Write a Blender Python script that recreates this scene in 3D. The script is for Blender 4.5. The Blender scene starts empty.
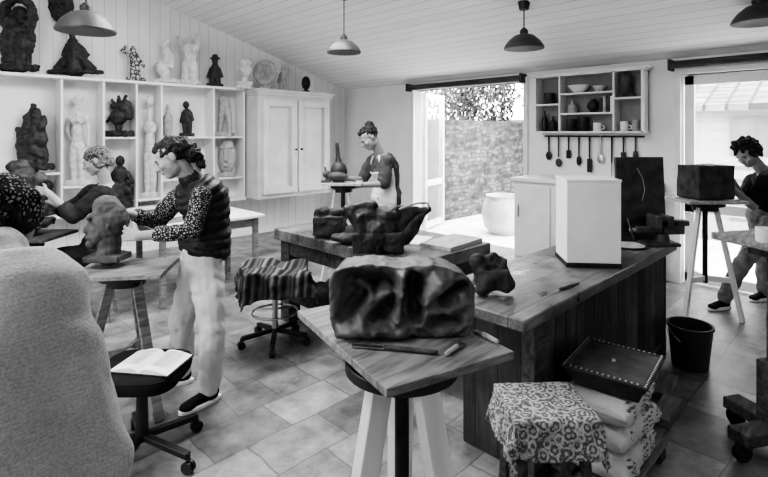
import bpy, bmesh, math, random
from mathutils import Vector as V, Matrix, noise
random.seed(7)
C = bpy.context.scene.collection
H=1.6; F=500.; HY=133.; CX=384.
FW=V((.703,.711,0)).normalized(); RT=V((FW.y,-FW.x,0)); Z=V((0,0,1))
RA=math.atan2(RT.y,RT.x)
def cam(X,d,z): return RT*X+FW*d+Z*z
def pp(x,y,d): return cam((x-CX)/F*d,d,H-(y-HY)*d/F)
def fl(x,y,z=0.): return pp(x,y,F*(H-z)/(y-HY))
def dl(x,v): return v/(FW.y-(x-CX)/F*FW.x)      # depth where a sight line meets the plane Y=v
def db(x,u): return u/(FW.x+(x-CX)/F*FW.y)      # ... and the plane X=u
def ceilz(u): return 2.4+.302*(6-u)

# ------------------------------------------------------------ materials
def base_mat(name,rough,metal=0,spec=.5):
    m=bpy.data.materials.new(name); m.use_nodes=True
    b=m.node_tree.nodes['Principled BSDF']
    b.inputs['Roughness'].default_value=rough; b.inputs['Metallic'].default_value=metal
    b.inputs['Specular IOR Level'].default_value=spec
    return m,m.node_tree.nodes,m.node_tree.links,b
def addbump(n,l,b,src,s,dist=.01):
    bp=n.new('ShaderNodeBump'); bp.inputs['Strength'].default_value=s; bp.inputs['Distance'].default_value=dist
    l.new(src,bp.inputs['Height']); l.new(bp.outputs[0],b.inputs['Normal'])
def M(name,g,rough=.6,var=.2,scale=6,bump=.15,bs=40,metal=0,stretch=(1,1,1),dist=.01,spec=None):
    if spec is None: spec=.15 if rough>.82 else .5
    m,n,l,b=base_mat(name,rough,metal,spec)
    tc=n.new('ShaderNodeTexCoord'); mp=n.new('ShaderNodeMapping'); mp.inputs['Scale'].default_value=stretch
    l.new(tc.outputs['Object'],mp.inputs['Vector'])
    nz=n.new('ShaderNodeTexNoise'); nz.inputs['Scale'].default_value=scale; nz.inputs['Detail'].default_value=5
    l.new(mp.outputs[0],nz.inputs['Vector'])
    mr=n.new('ShaderNodeMapRange'); mr.inputs[1].default_value=.3; mr.inputs[2].default_value=.7
    mr.inputs[3].default_value=g*(1-var); mr.inputs[4].default_value=min(.92,g*(1+var))
    l.new(nz.outputs[0],mr.inputs[0]); l.new(mr.outputs[0],b.inputs['Base Color'])
    if bump:
        n2=n.new('ShaderNodeTexNoise'); n2.inputs['Scale'].default_value=bs; n2.inputs['Detail'].default_value=4
        l.new(mp.outputs[0],n2.inputs['Vector']); addbump(n,l,b,n2.outputs[0],bump,dist)
    return m
def math_node(n,l,op,a,bv=None):
    k=n.new('ShaderNodeMath'); k.operation=op
    if hasattr(a,'links'): l.new(a,k.inputs[0])
    else: k.inputs[0].default_value=a
    if bv is not None:
        if hasattr(bv,'links'): l.new(bv,k.inputs[1])
        else: k.inputs[1].default_value=bv
    return k.outputs[0]
def knitmat(name,g):
    """soft knit: faint rows of stitches broken up by fuzz"""
    m,n,l,b=base_mat(name,.97,0,.1)
    tc=n.new('ShaderNodeTexCoord'); sp=n.new('ShaderNodeSeparateXYZ'); l.new(tc.outputs['Object'],sp.inputs[0])
    nz=n.new('ShaderNodeTexNoise'); nz.inputs['Scale'].default_value=210; nz.inputs['Detail'].default_value=4; l.new(tc.outputs['Object'],nz.inputs['Vector'])
    n2=n.new('ShaderNodeTexNoise'); n2.inputs['Scale'].default_value=14; n2.inputs['Detail'].default_value=3; l.new(tc.outputs['Object'],n2.inputs['Vector'])
    ph=math_node(n,l,'ADD',math_node(n,l,'MULTIPLY',sp.outputs[2],900),math_node(n,l,'MULTIPLY',n2.outputs[0],30))
    row=math_node(n,l,'MULTIPLY',math_node(n,l,'SINE',ph),.05)
    h=math_node(n,l,'ADD',row,nz.outputs[0])
    h2=math_node(n,l,'ADD',h,math_node(n,l,'MULTIPLY',math_node(n,l,'SUBTRACT',n2.outputs[0],.5),.35))
    mr=n.new('ShaderNodeMapRange'); mr.inputs[1].default_value=.25; mr.inputs[2].default_value=.75; mr.inputs[3].default_value=g*.74; mr.inputs[4].default_value=g*1.2
    l.new(h2,mr.inputs[0]); l.new(mr.outputs[0],b.inputs['Base Color']); addbump(n,l,b,h,.6,.004)
    b.inputs['Sheen Weight'].default_value=.2
    return m
def planks(name,g,axis,w,gap=.05,var=.15,rough=.6,dark=.45,grain=(1,1,1),stain=0):
    m,n,l,b=base_mat(name,rough)
    tc=n.new('ShaderNodeTexCoord'); sp=n.new('ShaderNodeSeparateXYZ'); l.new(tc.outputs['Object'],sp.inputs[0])
    q=math_node(n,l,'DIVIDE',sp.outputs[axis],w)
    fr=math_node(n,l,'FRACT',q); fo=math_node(n,l,'FLOOR',q)
    edge=math_node(n,l,'GREATER_THAN',fr,gap)
    wn=n.new('ShaderNodeTexWhiteNoise'); wn.noise_dimensions='1D'; l.new(fo,wn.inputs['W'])
    mp=n.new('ShaderNodeMapping'); mp.inputs['Scale'].default_value=grain; l.new(tc.outputs['Object'],mp.inputs['Vector'])
    nz=n.new('ShaderNodeTexNoise'); nz.inputs['Scale'].default_value=7; nz.inputs['Detail'].default_value=6; l.new(mp.outputs[0],nz.inputs['Vector'])
    s=math_node(n,l,'ADD',math_node(n,l,'MULTIPLY',wn.outputs[0],.5),math_node(n,l,'MULTIPLY',nz.outputs[0],1.0))
    mr=n.new('ShaderNodeMapRange'); mr.inputs[1].default_value=.3; mr.inputs[2].default_value=1.2
    mr.inputs[3].default_value=g*(1-var); mr.inputs[4].default_value=min(.92,g*(1+var)); l.new(s,mr.inputs[0])
    k=math_node(n,l,'ADD',math_node(n,l,'MULTIPLY',edge,1-dark),dark)
    col=math_node(n,l,'MULTIPLY',mr.outputs[0],k)
    if stain:
        n3=n.new('ShaderNodeTexNoise'); n3.inputs['Scale'].default_value=4.5; n3.inputs['Detail'].default_value=9; n3.inputs['Roughness'].default_value=.7; l.new(tc.outputs['Object'],n3.inputs['Vector'])
        m3=n.new('ShaderNodeMapRange'); m3.inputs[1].default_value=.38; m3.inputs[2].default_value=.62; m3.inputs[3].default_value=1-stain; m3.inputs[4].default_value=1+stain*.6; l.new(n3.outputs[0],m3.inputs[0])
        col=math_node(n,l,'MULTIPLY',col,m3.outputs[0])
        m4=n.new('ShaderNodeMapRange'); m4.inputs[1].default_value=.35; m4.inputs[2].default_value=.65; m4.inputs[3].default_value=rough-.1; m4.inputs[4].default_value=rough+.25; l.new(n3.outputs[0],m4.inputs[0]); l.new(m4.outputs[0],b.inputs['Roughness'])
        bsrc=math_node(n,l,'ADD',edge,math_node(n,l,'MULTIPLY',nz.outputs[0],.8))
    else: bsrc=edge
    l.new(col,b.inputs['Base Color'])
    addbump(n,l,b,bsrc,.4,.004)
    return m
def brickmat(name,g1,g2,gm,scale,bw,rh,mortar,rough,rot=0,bump=.5,vert=None,var=.3,warp=None):
    m,n,l,b=base_mat(name,rough)
    tc=n.new('ShaderNodeTexCoord'); src=tc.outputs['Object']
    if vert:
        sp=n.new('ShaderNodeSeparateXYZ'); cb=n.new('ShaderNodeCombineXYZ'); l.new(src,sp.inputs[0])
        l.new(sp.outputs[vert[0]],cb.inputs[0]); l.new(sp.outputs[vert[1]],cb.inputs[1]); src=cb.outputs[0]
    mp=n.new('ShaderNodeMapping'); mp.inputs['Rotation'].default_value=(0,0,rot); l.new(src,mp.inputs[0])
    nd=n.new('ShaderNodeTexNoise'); nd.inputs['Scale'].default_value=3; l.new(mp.outputs[0],nd.inputs['Vector'])
    wp=warp if warp is not None else (.12 if vert else .03)
    vm=n.new('ShaderNodeVectorMath'); vm.operation='MULTIPLY_ADD'; l.new(nd.outputs['Color'],vm.inputs[0]); vm.inputs[1].default_value=(wp,wp,0)
    l.new(mp.outputs[0],vm.inputs[2])
    br=n.new('ShaderNodeTexBrick'); l.new(vm.outputs[0],br.inputs['Vector'])
    br.inputs['Color1'].default_value=(g1,)*3+(1,); br.inputs['Color2'].default_value=(g2,)*3+(1,); br.inputs['Mortar'].default_value=(gm,)*3+(1,)
    br.inputs['Scale'].default_value=scale; br.inputs['Mortar Size'].default_value=mortar; br.inputs['Mortar Smooth'].default_value=.4
    br.inputs['Brick Width'].default_value=bw; br.inputs['Row Height'].default_value=rh
    br.offset=.4; br.squash=.65; br.squash_frequency=3
    nz=n.new('ShaderNodeTexNoise'); nz.inputs['Scale'].default_value=4; nz.inputs['Detail'].default_value=9; nz.inputs['Roughness'].default_value=.7; l.new(src,nz.inputs['Vector'])
    mr=n.new('ShaderNodeMapRange'); mr.inputs[1].default_value=.3; mr.inputs[2].default_value=.7; mr.inputs[3].default_value=1-var; mr.inputs[4].default_value=1+var*.5
    l.new(nz.outputs[0],mr.inputs[0])
    mx=n.new('ShaderNodeVectorMath'); mx.operation='SCALE'; l.new(br.outputs['Color'],mx.inputs[0]); l.new(mr.outputs[0],mx.inputs['Scale'])
    l.new(mx.outputs[0],b.inputs['Base Color'])
    addbump(n,l,b,br.outputs['Color'],bump,.006)
    return m
def vormat(name,g1,g2,scale,rough=.9,lo=.3,hi=.36,na=.35):
    m,n,l,b=base_mat(name,rough,0,.15)
    tc=n.new('ShaderNodeTexCoord'); vo=n.new('ShaderNodeTexVoronoi'); vo.inputs['Scale'].default_value=scale; vo.feature='DISTANCE_TO_EDGE'
    nz=n.new('ShaderNodeTexNoise'); nz.inputs['Scale'].default_value=scale*1.6; nz.inputs['Detail'].default_value=4; l.new(tc.outputs['Object'],nz.inputs['Vector'])
    l.new(tc.outputs['Object'],vo.inputs['Vector'])
    s=math_node(n,l,'ADD',vo.outputs['Distance'],math_node(n,l,'MULTIPLY',nz.outputs[0],na))
    mr=n.new('ShaderNodeMapRange'); mr.inputs[1].default_value=lo; mr.inputs[2].default_value=hi; mr.inputs[3].default_value=g1; mr.inputs[4].default_value=g2
    l.new(s,mr.inputs[0]); l.new(mr.outputs[0],b.inputs['Base Color']); return m
def lacemat(name,g1,g2,sc):
    """pale flowers: rings of petals round voronoi centres, with fine net between"""
    m,n,l,b=base_mat(name,.95,0,.1)
    tc=n.new('ShaderNodeTexCoord')
    def vor(s,f='F1'):
        v=n.new('ShaderNodeTexVoronoi'); v.inputs['Scale'].default_value=s; v.feature=f; l.new(tc.outputs['Object'],v.inputs['Vector']); return v.outputs['Distance']
    a=vor(sc); p=vor(sc*4); nz=n.new('ShaderNodeTexNoise'); nz.inputs['Scale'].default_value=sc*3.2; nz.inputs['Detail'].default_value=2; l.new(tc.outputs['Object'],nz.inputs['Vector'])
    s=math_node(n,l,'SINE',math_node(n,l,'MULTIPLY',a,15))
    s=math_node(n,l,'ADD',math_node(n,l,'MULTIPLY',s,.4),math_node(n,l,'MULTIPLY',p,-1.0))
    s=math_node(n,l,'ADD',s,math_node(n,l,'MULTIPLY',nz.outputs[0],.8))
    mr=n.new('ShaderNodeMapRange'); mr.inputs[1].default_value=-.45; mr.inputs[2].default_value=.25; mr.inputs[3].default_value=g1; mr.inputs[4].default_value=g2
    l.new(s,mr.inputs[0]); l.new(mr.outputs[0],b.inputs['Base Color']); addbump(n,l,b,mr.outputs[0],.3,.003); return m
def stripemat(name,gs,ang,w):
    m,n,l,b=base_mat(name,.95,0,.1)
    tc=n.new('ShaderNodeTexCoord'); mp=n.new('ShaderNodeMapping'); mp.inputs['Rotation'].default_value=(0,0,ang); l.new(tc.outputs['Object'],mp.inputs[0])
    sp=n.new('ShaderNodeSeparateXYZ'); l.new(mp.outputs[0],sp.inputs[0])
    q=math_node(n,l,'FRACT',math_node(n,l,'DIVIDE',sp.outputs[0],w))
    cr=n.new('ShaderNodeValToRGB'); cr.color_ramp.interpolation='LINEAR'
    e=cr.color_ramp.elements
    while len(e)<len(gs): e.new(.5)
    for i,g in enumerate(gs): e[i].position=i/len(gs); e[i].color=(g,g,g,1)
    l.new(q,cr.inputs[0]); l.new(cr.outputs[0],b.inputs['Base Color']); return m
def sackmat(name):
    """white film with rows of small illegible print in a few patches"""
    m,n,l,b=base_mat(name,.5,0,.3)
    tc=n.new('ShaderNodeTexCoord'); sp=n.new('ShaderNodeSeparateXYZ'); l.new(tc.outputs['Object'],sp.inputs[0])
    row=math_node(n,l,'GREATER_THAN',math_node(n,l,'FRACT',math_node(n,l,'DIVIDE',sp.outputs[2],.02)),.5)
    mp=n.new('ShaderNodeMapping'); mp.inputs['Scale'].default_value=(1,1,.05); l.new(tc.outputs['Object'],mp.inputs[0])
    nz=n.new('ShaderNodeTexNoise'); nz.inputs['Scale'].default_value=90; l.new(mp.outputs[0],nz.inputs['Vector'])
    wd=math_node(n,l,'GREATER_THAN',nz.outputs[0],.46)
    n2=n.new('ShaderNodeTexNoise'); n2.inputs['Scale'].default_value=6; n2.inputs['Detail'].default_value=0; l.new(tc.outputs['Object'],n2.inputs['Vector'])
    reg=math_node(n,l,'GREATER_THAN',n2.outputs[0],.47)
    k=math_node(n,l,'MULTIPLY',math_node(n,l,'MULTIPLY',row,wd),reg)
    mr=n.new('ShaderNodeMapRange'); mr.inputs[3].default_value=.62; mr.inputs[4].default_value=.17; l.new(k,mr.inputs[0]); l.new(mr.outputs[0],b.inputs['Base Color'])
    n3=n.new('ShaderNodeTexNoise'); n3.inputs['Scale'].default_value=14; n3.inputs['Detail'].default_value=5; l.new(tc.outputs['Object'],n3.inputs['Vector']); addbump(n,l,b,n3.outputs[0],.9,.02)
    return m

WALL=M('white_plaster',.8,.85,.05,2,.1,60)
PANEL=planks('white_vertical_boards',.76,0,.14,.05,.06,.7,.65)
CEIL=planks('white_ceiling_boards',.82,0,.13,.06,.07,.6,.6,(1,.15,1))
FLOOR=brickmat('stone_tile_floor',.32,.16,.14,1.0,.44,.29,.006,.38,0,.25,None,.75,.05)
GROUND=M('pale_paving',.8,.9,.12,3)
STONE=brickmat('rubble_stone',.2,.05,.09,1.0,.21,.08,.016,.95,0,1.0,(0,2),.8,.2)
STONE2=brickmat('rubble_stone_cross',.35,.15,.25,1.0,.34,.14,.02,.95,0,1.0,(1,2),.5)
ROOF=brickmat('roof_tiles',.26,.16,.06,1.0,.25,.3,.03,.9,0,.8)
WHITE=M('white_paint',.78,.5,.08,3,.05)
WHITEW=M('white_painted_wood',.72,.55,.16,9,.15,30,0,(1,1,.2))
CUPB=M('old_white_cupboard_paint',.6,.55,.12,3,.1,30)
PLASTER=M('plaster_cast',.58,.85,.25,14,.3)
PLASTER2=M('grey_plaster',.38,.85,.25,14,.3)
CLAY=M('dark_wet_clay',.045,.7,.6,14,.5,45,0,(1,1,1),.01,.4)
RELC=M('block_clay',.11,.55,.5,9,.5,26,0,(1,1,1),.01,.5)
CLAY2=M('grey_clay',.085,.75,.45,10,.4,40,0,(1,1,1),.01,.3)
BRONZE=M('dark_patina',.035,.55,.5,12,.3,30,0,(1,1,1),.01,.4)
STEEL=M('steel',.5,.3,.1,20,.05,80,1)
IRON=M('cast_iron',.09,.45,.35,20,.2,60,.5)
DSTEEL=M('dark_metal',.04,.4,.3,20,.05,60,.6)
BLACKP=M('black_plastic',.018,.45,.2,10,.05)
BLACKF=M('black_fabric',.018,.9,.3,12,.3,120)
WOODD=M('dark_worn_wood',.07,.65,.65,7,.5,25,0,(1,6,6))
WOODM=M('mid_wood',.2,.65,.45,7,.3,30,0,(1,7,7))
WOODL=M('pale_wood',.4,.6,.3,8,.2,30,0,(1,6,6))
TOPW=planks('bench_top_boards',.17,1,.18,.03,.5,.33,.3,(1,9,9),.7)
FRONTW=planks('bench_front_boards',.085,0,.115,.08,.8,.7,.12,(7,7,.7),.6)
ENDW=planks('bench_end_boards',.055,1,.13,.04,.6,.7,.25,(7,7,.7),.5)
TABLETOP=planks('table_top_boards',.15,1,.2,.03,.5,.36,.3,(1,9,9),.7)
SKIN=M('skin',.3,.5,.1,12,.08,90,0,(1,1,1),.01,.35)
HAIR=M('dark_hair',.018,.6,.6,40,.8,60,0,(1,1,.3),.015,.35)
HAIRL=M('fair_hair',.16,.7,.5,40,.8,60,0,(1,1,.3),.015,.25)
KNIT=knitmat('cream_knit',.42)
VESTM=M('black_quilted_nylon',.014,.5,.4,20,.25,40,0,(1,1,1),.01,.4)
PATT=vormat('patterned_shirt',.02,.36,75,.9,.42,.5,.5)
TROUS=M('white_trousers',.58,.9,.06,5,.3,14,0,(1,1,1),.014)
GREYT=M('grey_trousers',.22,.9,.35,14,.35,18,0,(1,1,1),.02)
DARKT=M('dark_trousers',.025,.9,.3,14,.3,25)
APRON=M('white_apron',.72,.9,.06,8,.3,14,0,(1,1,1),.02)
GREYS=M('charcoal_cotton',.03,.9,.35,12,.35,18,0,(1,1,1),.02)
GREYL=M('mid_grey_cotton',.085,.9,.2,12,.35,18,0,(1,1,1),.02)
SCARF=vormat('printed_scarf',.015,.3,95,.9,.42,.52,.5)
SCARFL=vormat('light_printed_scarf',.04,.3,80,.9,.38,.5,.5)
LACE=lacemat('floral_cloth',.13,.5,27)
STRIPE=stripemat('striped_wool',[.03,.12,.03,.26,.05,.02,.15,.04,.03,.09],.9,.17)
BAGM=sackmat('printed_white_sack')
PAPER=M('paper',.82,.8,.04,6,.05)
LEAF=M('leaves',.07,.6,.6,5,0)
LAMPM=M('lamp_enamel',.05,.45,.2)
GLASS,_n,_l,_b=base_mat('clear_glass',.02)
_b.inputs['Alpha'].default_value=.1; _b.inputs['Base Color'].default_value=(.9,.9,.9,1)

# ------------------------------------------------------------ geometry helpers
NB=bmesh.new
def box(bm,lo,hi):
    lo=V(lo);hi=V(hi);c=(lo+hi)/2;s=hi-lo
    bmesh.ops.create_cube(bm,size=1,matrix=Matrix.Translation(c)@Matrix.Diagonal((*s,1)))
def rbox(bm,c,half,rz=0,tilt=None):
    R=Matrix.Rotation(rz,4,'Z')
    if tilt: R=R@Matrix.Rotation(tilt[1],4,tilt[0])
    bmesh.ops.create_cube(bm,size=2,matrix=Matrix.Translation(V(c))@R@Matrix.Diagonal((*half,1)))
def hexa(bm,p):
    v=[bm.verts.new(q) for q in p]
    for f in ((0,1,2,3),(7,6,5,4),(0,4,5,1),(1,5,6,2),(2,6,7,3),(3,7,4,0)): bm.faces.new([v[i] for i in f])
def perp(a):
    a=a.normalized(); t=Z if abs(a.z)<.9 else V((1,0,0))
    x=a.cross(t).normalized(); return x,a.cross(x).normalized()
def bar(bm,p0,p1,w,t=None):
    t=t or w; a=(p1-p0); x,y=perp(a); x*=w/2; y*=t/2
    hexa(bm,[p0-x-y,p0+x-y,p0+x+y,p0-x+y,p1-x-y,p1+x-y,p1+x+y,p1-x+y])
def rings(bm,rs,cap=True):
    R=[[bm.verts.new(p) for p in r] for r in rs]; n=len(R[0])
    for a,b in zip(R,R[1:]):
        for i in range(n): bm.faces.new((a[i],a[(i+1)%n],b[(i+1)%n],b[i]))
    if cap: bm.faces.new(R[0][::-1]); bm.faces.new(R[-1])
def ring(c,A,B,n=16): return [c+A*math.cos(2*math.pi*i/n)+B*math.sin(2*math.pi*i/n) for i in range(n)]
def cyl(bm,p0,r0,p1,r1,n=16):
    x,y=perp(p1-p0); rings(bm,[ring(p0,x*r0,y*r0,n),ring(p1,x*r1,y*r1,n)])
def capsule(bm,p0,r0,p1,r1,n=12):
    p0=V(p0);p1=V(p1); a=(p1-p0)
    if a.length<1e-6: a=Z*1e-4
    a.normalize(); x,y=perp(a); rs=[]
    for k in (-85,-55,-25,0):
        t=math.radians(k); rs.append(ring(p0+a*r0*math.sin(t),x*r0*math.cos(t),y*r0*math.cos(t),n))
    for k in (0,25,55,85):
        t=math.radians(k); rs.append(ring(p1+a*r1*math.sin(t),x*r1*math.cos(t),y*r1*math.cos(t),n))
    rings(bm,rs)
def tube(bm,pts,r,n=8):
    for a,b in zip(pts,pts[1:]): capsule(bm,a,r,b,r,n)
def ell(bm,c,rad,ax=None,u=16,v=10):
    ax=ax or (RT,FW,Z); m=Matrix.Identity(4)
    for i in range(3):
        for j in range(3): m[j][i]=ax[i][j]*rad[i]
    m.translation=V(c)
    bmesh.ops.create_uvsphere(bm,u_segments=u,v_segments=v,radius=1,matrix=m)
def lathe(bm,c,prof,n=24):
    c=V(c); rings(bm,[ring(c+Z*z,V((max(r,.0005),0,0)),V((0,max(r,.0005),0)),n) for r,z in prof])
def loft(bm,secs,n=24): rings(bm,[ring(c,A,B,n) for c,A,B in secs])

W={}
def finish(name,me,mat,parent,smooth=True,ang=40,origin=None):
    ob=bpy.data.objects.new(name,me); C.objects.link(ob)
    me.materials.clear(); me.materials.append(mat)
    if parent is None:
        if origin is None:
            xs=[v.co for v in me.vertices]
            origin=V(((min(v.x for v in xs)+max(v.x for v in xs))/2,(min(v.y for v in xs)+max(v.y for v in xs))/2,min(v.z for v in xs)))
        o=V(origin); ob.location=o
    else:
        o=W[parent.name]; ob.parent=parent
    me.transform(Matrix.Translation(-o)); W[ob.name]=o
    if smooth:
        me.polygons.foreach_set('use_smooth',[True]*len(me.polygons))
        if ang<170: me.set_sharp_from_angle(angle=math.radians(ang))
    return ob
def obj(name,bm,mat,parent=None,smooth=True,bev=0,ang=40,solid=0,origin=None):
    bmesh.ops.recalc_face_normals(bm,faces=bm.faces[:])
    me=bpy.data.meshes.new(name); bm.to_mesh(me); bm.free()
    ob=finish(name,me,mat,parent,smooth,ang,origin)
    if solid:
        k=ob.modifiers.new('s','SOLIDIFY'); k.thickness=solid
    if bev:
        k=ob.modifiers.new('b','BEVEL'); k.width=bev; k.segments=2; k.limit_method='ANGLE'; k.harden_normals=False
    return ob
def rm(name,bm,mat,parent=None,vox=.008,sm=3,amp=0,fr=10,zsup=None,origin=None,amp2=0,fr2=40,fn=None,ang=180):
    bmesh.ops.recalc_face_normals(bm,faces=bm.faces[:])
    me=bpy.data.meshes.new('t'); bm.to_mesh(me); bm.free()
    t=bpy.data.objects.new('t',me); C.objects.link(t)
    r=t.modifiers.new('r','REMESH'); r.mode='VOXEL'; r.voxel_size=vox
    if sm: s=t.modifiers.new('s','SMOOTH'); s.factor=.5; s.iterations=sm
    dg=bpy.context.evaluated_depsgraph_get()
    m2=bpy.data.meshes.new_from_object(t.evaluated_get(dg)); bpy.data.objects.remove(t); bpy.data.meshes.remove(me)
    if amp or amp2 or fn:
        ns=[v.normal.copy() for v in m2.vertices]
        for v,nn in zip(m2.vertices,ns):
            k=amp*noise.noise(v.co*fr)+amp2*noise.noise(v.co*fr2)
            if fn: k+=fn(v.co)
            v.co+=nn*k
    if zsup is not None:
        mz=min(v.co.z for v in m2.vertices); m2.transform(Matrix.Translation((0,0,zsup-mz)))
    m2.name=name
    return finish(name,m2,mat,parent,True,ang,origin)
def tag(o,label,cat,group=None):
    o['label']=label; o['category']=cat
    if group: o['group']=group
    return o
def thing(name,label,cat,loc,group=None):
    o=bpy.data.objects.new(name,None); C.objects.link(o); o.location=V(loc); o.empty_display_size=.1
    W[o.name]=V(loc); return tag(o,label,cat,group)
def struct(name,bm,mat,**k):
    o=obj(name,bm,mat,origin=(0,0,0),**k); o['kind']='structure'; return o

# ------------------------------------------------------------ room shell
bm=NB(); box(bm,(-1.6,-1.8,-.1),(6.15,7.25,0)); struct('floor',bm,FLOOR,smooth=False)
def slab(u0,u1,v0,v1,z0f,z1f):
    bm=NB(); hexa(bm,[V((u0,v0,z0f(u0))),V((u1,v0,z0f(u1))),V((u1,v1,z0f(u1))),V((u0,v1,z0f(u0))),V((u0,v0,z1f(u0))),V((u1,v0,z1f(u1))),V((u1,v1,z1f(u1))),V((u0,v1,z1f(u0)))]); return bm
struct('ceiling',slab(-1.75,6.3,-1.95,7.25,ceilz,lambda u:ceilz(u)+.12),CEIL,smooth=False)
struct('wall_left',slab(-1.6,6.15,7.1,7.25,lambda u:0,ceilz),PANEL,smooth=False)
struct('wall_right',slab(-1.6,6.15,-1.95,-1.8,lambda u:0,ceilz),WALL,smooth=False)
struct('wall_front',slab(-1.75,-1.6,-1.95,7.25,lambda u:0,ceilz),WALL,smooth=False)
DL,DR=5.36,3.41; GL,GR=1.56,.62; DZ=2.28; GZ=2.22
bm=NB()
for v0,v1,z0 in ((-1.8,GR,0),(GR,GL,GZ),(GL,DR,0),(DR,DL,DZ),(DL,7.1,0)): box(bm,(6,v0,z0),(6.15,v1,2.41))
struct('wall_back',bm,WALL,smooth=False)
bm=NB()
for v0,v1 in ((-1.8,GR-.06),(GL+.06,DR-.08),(DL+.08,7.1)): box(bm,(5.985,v0,0),(6,v1,.09))
struct('baseboard_back',bm,WHITE)
bm=NB(); box(bm,(-1.6,7.085,0),(6,7.1,.09)); struct('baseboard_left',bm,WHITE)
def frame(bm,u0,u1,v0,v1,z1,w):
    box(bm,(u0,v0-w,0),(u1,v0,z1+w)); box(bm,(u0,v1,0),(u1,v1+w,z1+w)); box(bm,(u0,v0,z1),(u1,v1,z1+w))
bm=NB(); frame(bm,5.96,6.17,DR,DL,DZ,.06); struct('trim_1',bm,WHITE,bev=.006)
bm=NB(); frame(bm,5.96,6.17,GR,GL,GZ,.06); struct('trim_2',bm,WHITE,bev=.006)
def leaf(name,p,q,z1,rails,mat=WHITE):
    bm=NB(); a=(q-p).normalized(); L=(q-p).length
    for t in (0.05,L-.05): bar(bm,p+a*t,p+a*t+Z*z1,.09 ,.045)
    for z in rails: bar(bm,p+Z*z,q+Z*z,.045,.1) 
    s=struct(name,bm,mat,bev=.004)
    bm=NB(); bar(bm,p+a*.09+Z*(z1/2),q-a*.09+Z*(z1/2),.006,z1-.1); obj('pane',bm,GLASS,s,smooth=False)
    bm=NB(); hp=p+a*(L-.05)+Z*1.05; n=a.cross(Z)
    capsule(bm,hp+n*.04,.009,hp+n*.04-a*.1,.009); capsule(bm,hp-n*.04,.009,hp+n*.04,.009); obj('door_handle',bm,STEEL,s)
leaf('door_1',V((6.2,DL-.0,.01)),V((7.02,DL+.25,.01)),DZ-.03,(.06,.75,DZ-.08))
leaf('door_2',V((6.17,DR+.03,.01)),V((6.9,DR-.65,.01)),DZ-.03,(.06,.75,DZ-.08))
leaf('door_3',V((6.08,GL-.01,.01)),V((6.08,GR+.01,.01)),GZ-.02,(.06,.8,GZ-.07))
for (v0,v1,z,l) in ((DR-.02,DL+.05,DZ+.04,'long dark rolled blind fixed over the open double doors'),(GR-.3,GL+.08,GZ+.1,'dark rolled blind fixed over the glazed single door')):
    t=thing('roller_blind',l,'blind',(5.9,(v0+v1)/2,z))
    bm=NB(); cyl(bm,V((5.89,v0,z)),.04,V((5.89,v1,z)),.04,20); obj('roll',bm,M('blind_fabric',.06,.8),t)
    for v in (v0,v1):
        bm=NB(); box(bm,(5.84,v-.012,z-.06),(6.0,v+.012,z+.06)); obj('bracket',bm,DSTEEL,t,bev=.004)
# ------------------------------------------------------------ outside
bm=NB(); box(bm,(6.15,-6,-.12),(22,14,-.02)); struct('ground',bm,GROUND,smooth=False)
bm=NB(); box(bm,(6.4,5.75,-.02),(11.6,6.1,1.85)); 
ob=obj('garden_wall',bm,STONE,origin=(0,0,0)); tag(ob,'rough rubble stone garden wall beside the open double doors','wall')
bm=NB(); box(bm,(11.6,3.2,-.02),(11.95,9,1.95)); ob=obj('garden_wall',bm,STONE2,origin=(0,0,0)); tag(ob,'distant pale stone wall closing off the garden behind the tree','wall')
def tree(name,label,c,r,zc,n,lr):
    t=thing(name,label,'tree',(c[0],c[1],-.02))
    bm=NB()
    capsule(bm,V((c[0],c[1],.05)),.07,V((c[0]+.1,c[1],zc)),.03)
    for i in range(7):
        a=random.random()*6.28; capsule(bm,V((c[0]+.06,c[1],zc*.7)),.022,V((c[0]+math.cos(a)*r*.6,c[1]+math.sin(a)*r*.6,zc+random.uniform(-.3,.5)*r)),.008,8)
    obj('trunk',bm,WOODD,t)
    bm=NB()
    for i in range(n):
        d=V((random.gauss(0,1),random.gauss(0,1),random.gauss(0,.8))).normalized()*r*random.random()**.4
        p=V((c[0],c[1],zc))+d; 
        if noise.noise(p*1.6)<-.2: continue
        x=V((random.gauss(0,1),random.gauss(0,1),random.gauss(0,1))).normalized(); y,_=perp(x); s=lr*random.uniform(.6,1.3)
        vs=[bm.verts.new(q) for q in (p-x*s,p+y*s*.45,p+x*s,p-y*s*.45)]; bm.faces.new(vs)
    obj('foliage',bm,LEAF,t,smooth=False)
tree('garden_tree','leafy tree rising above the stone garden wall',(10.15,7.4),1.25,2.5,7000,.075)
tree('garden_tree','smaller tree in front of the distant pale stone wall',(9.9,4.55),1.15,2.6,3000,.08)
c=fl(503,232); bm=NB(); lathe(bm,(c.x,c.y,-.02),[(.2,0),(.3,.12),(.34,.32),(.31,.5),(.25,.58),(.28,.62),(.24,.62),(.22,.5),(.05,.45)])
tag(obj('garden_pot',bm,M('pale_stone',.5,.9,.2,6)),'large round pale stone pot on paving outside the doors','pot')
t=thing('outbuilding','pale outbuilding with tiled roof seen through the glazed door','building',(9.6,0,-.02))
bm=NB(); box(bm,(9.6,-3,-.02),(12.5,2.9,2.05)); obj('wall',bm,planks('pale_siding',.4,2,.15,.08,.1,.8,.6),t)
bm=NB(); hexa(bm,[V((9.25,-3.2,1.95)),V((9.25,3.1,1.95)),V((12.5,3.1,3.3)),V((12.5,-3.2,3.3)),V((9.25,-3.2,2.05)),V((9.25,3.1,2.05)),V((12.5,3.1,3.4)),V((12.5,-3.2,3.4))]); obj('roof',bm,ROOF,t,smooth=False)
bm=NB(); box(bm,(9.55,.9,.0),(9.6,1.8,1.85)); obj('plank_door',bm,planks('grey_door_boards',.16,1,.12,.06,.2),t)
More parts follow.
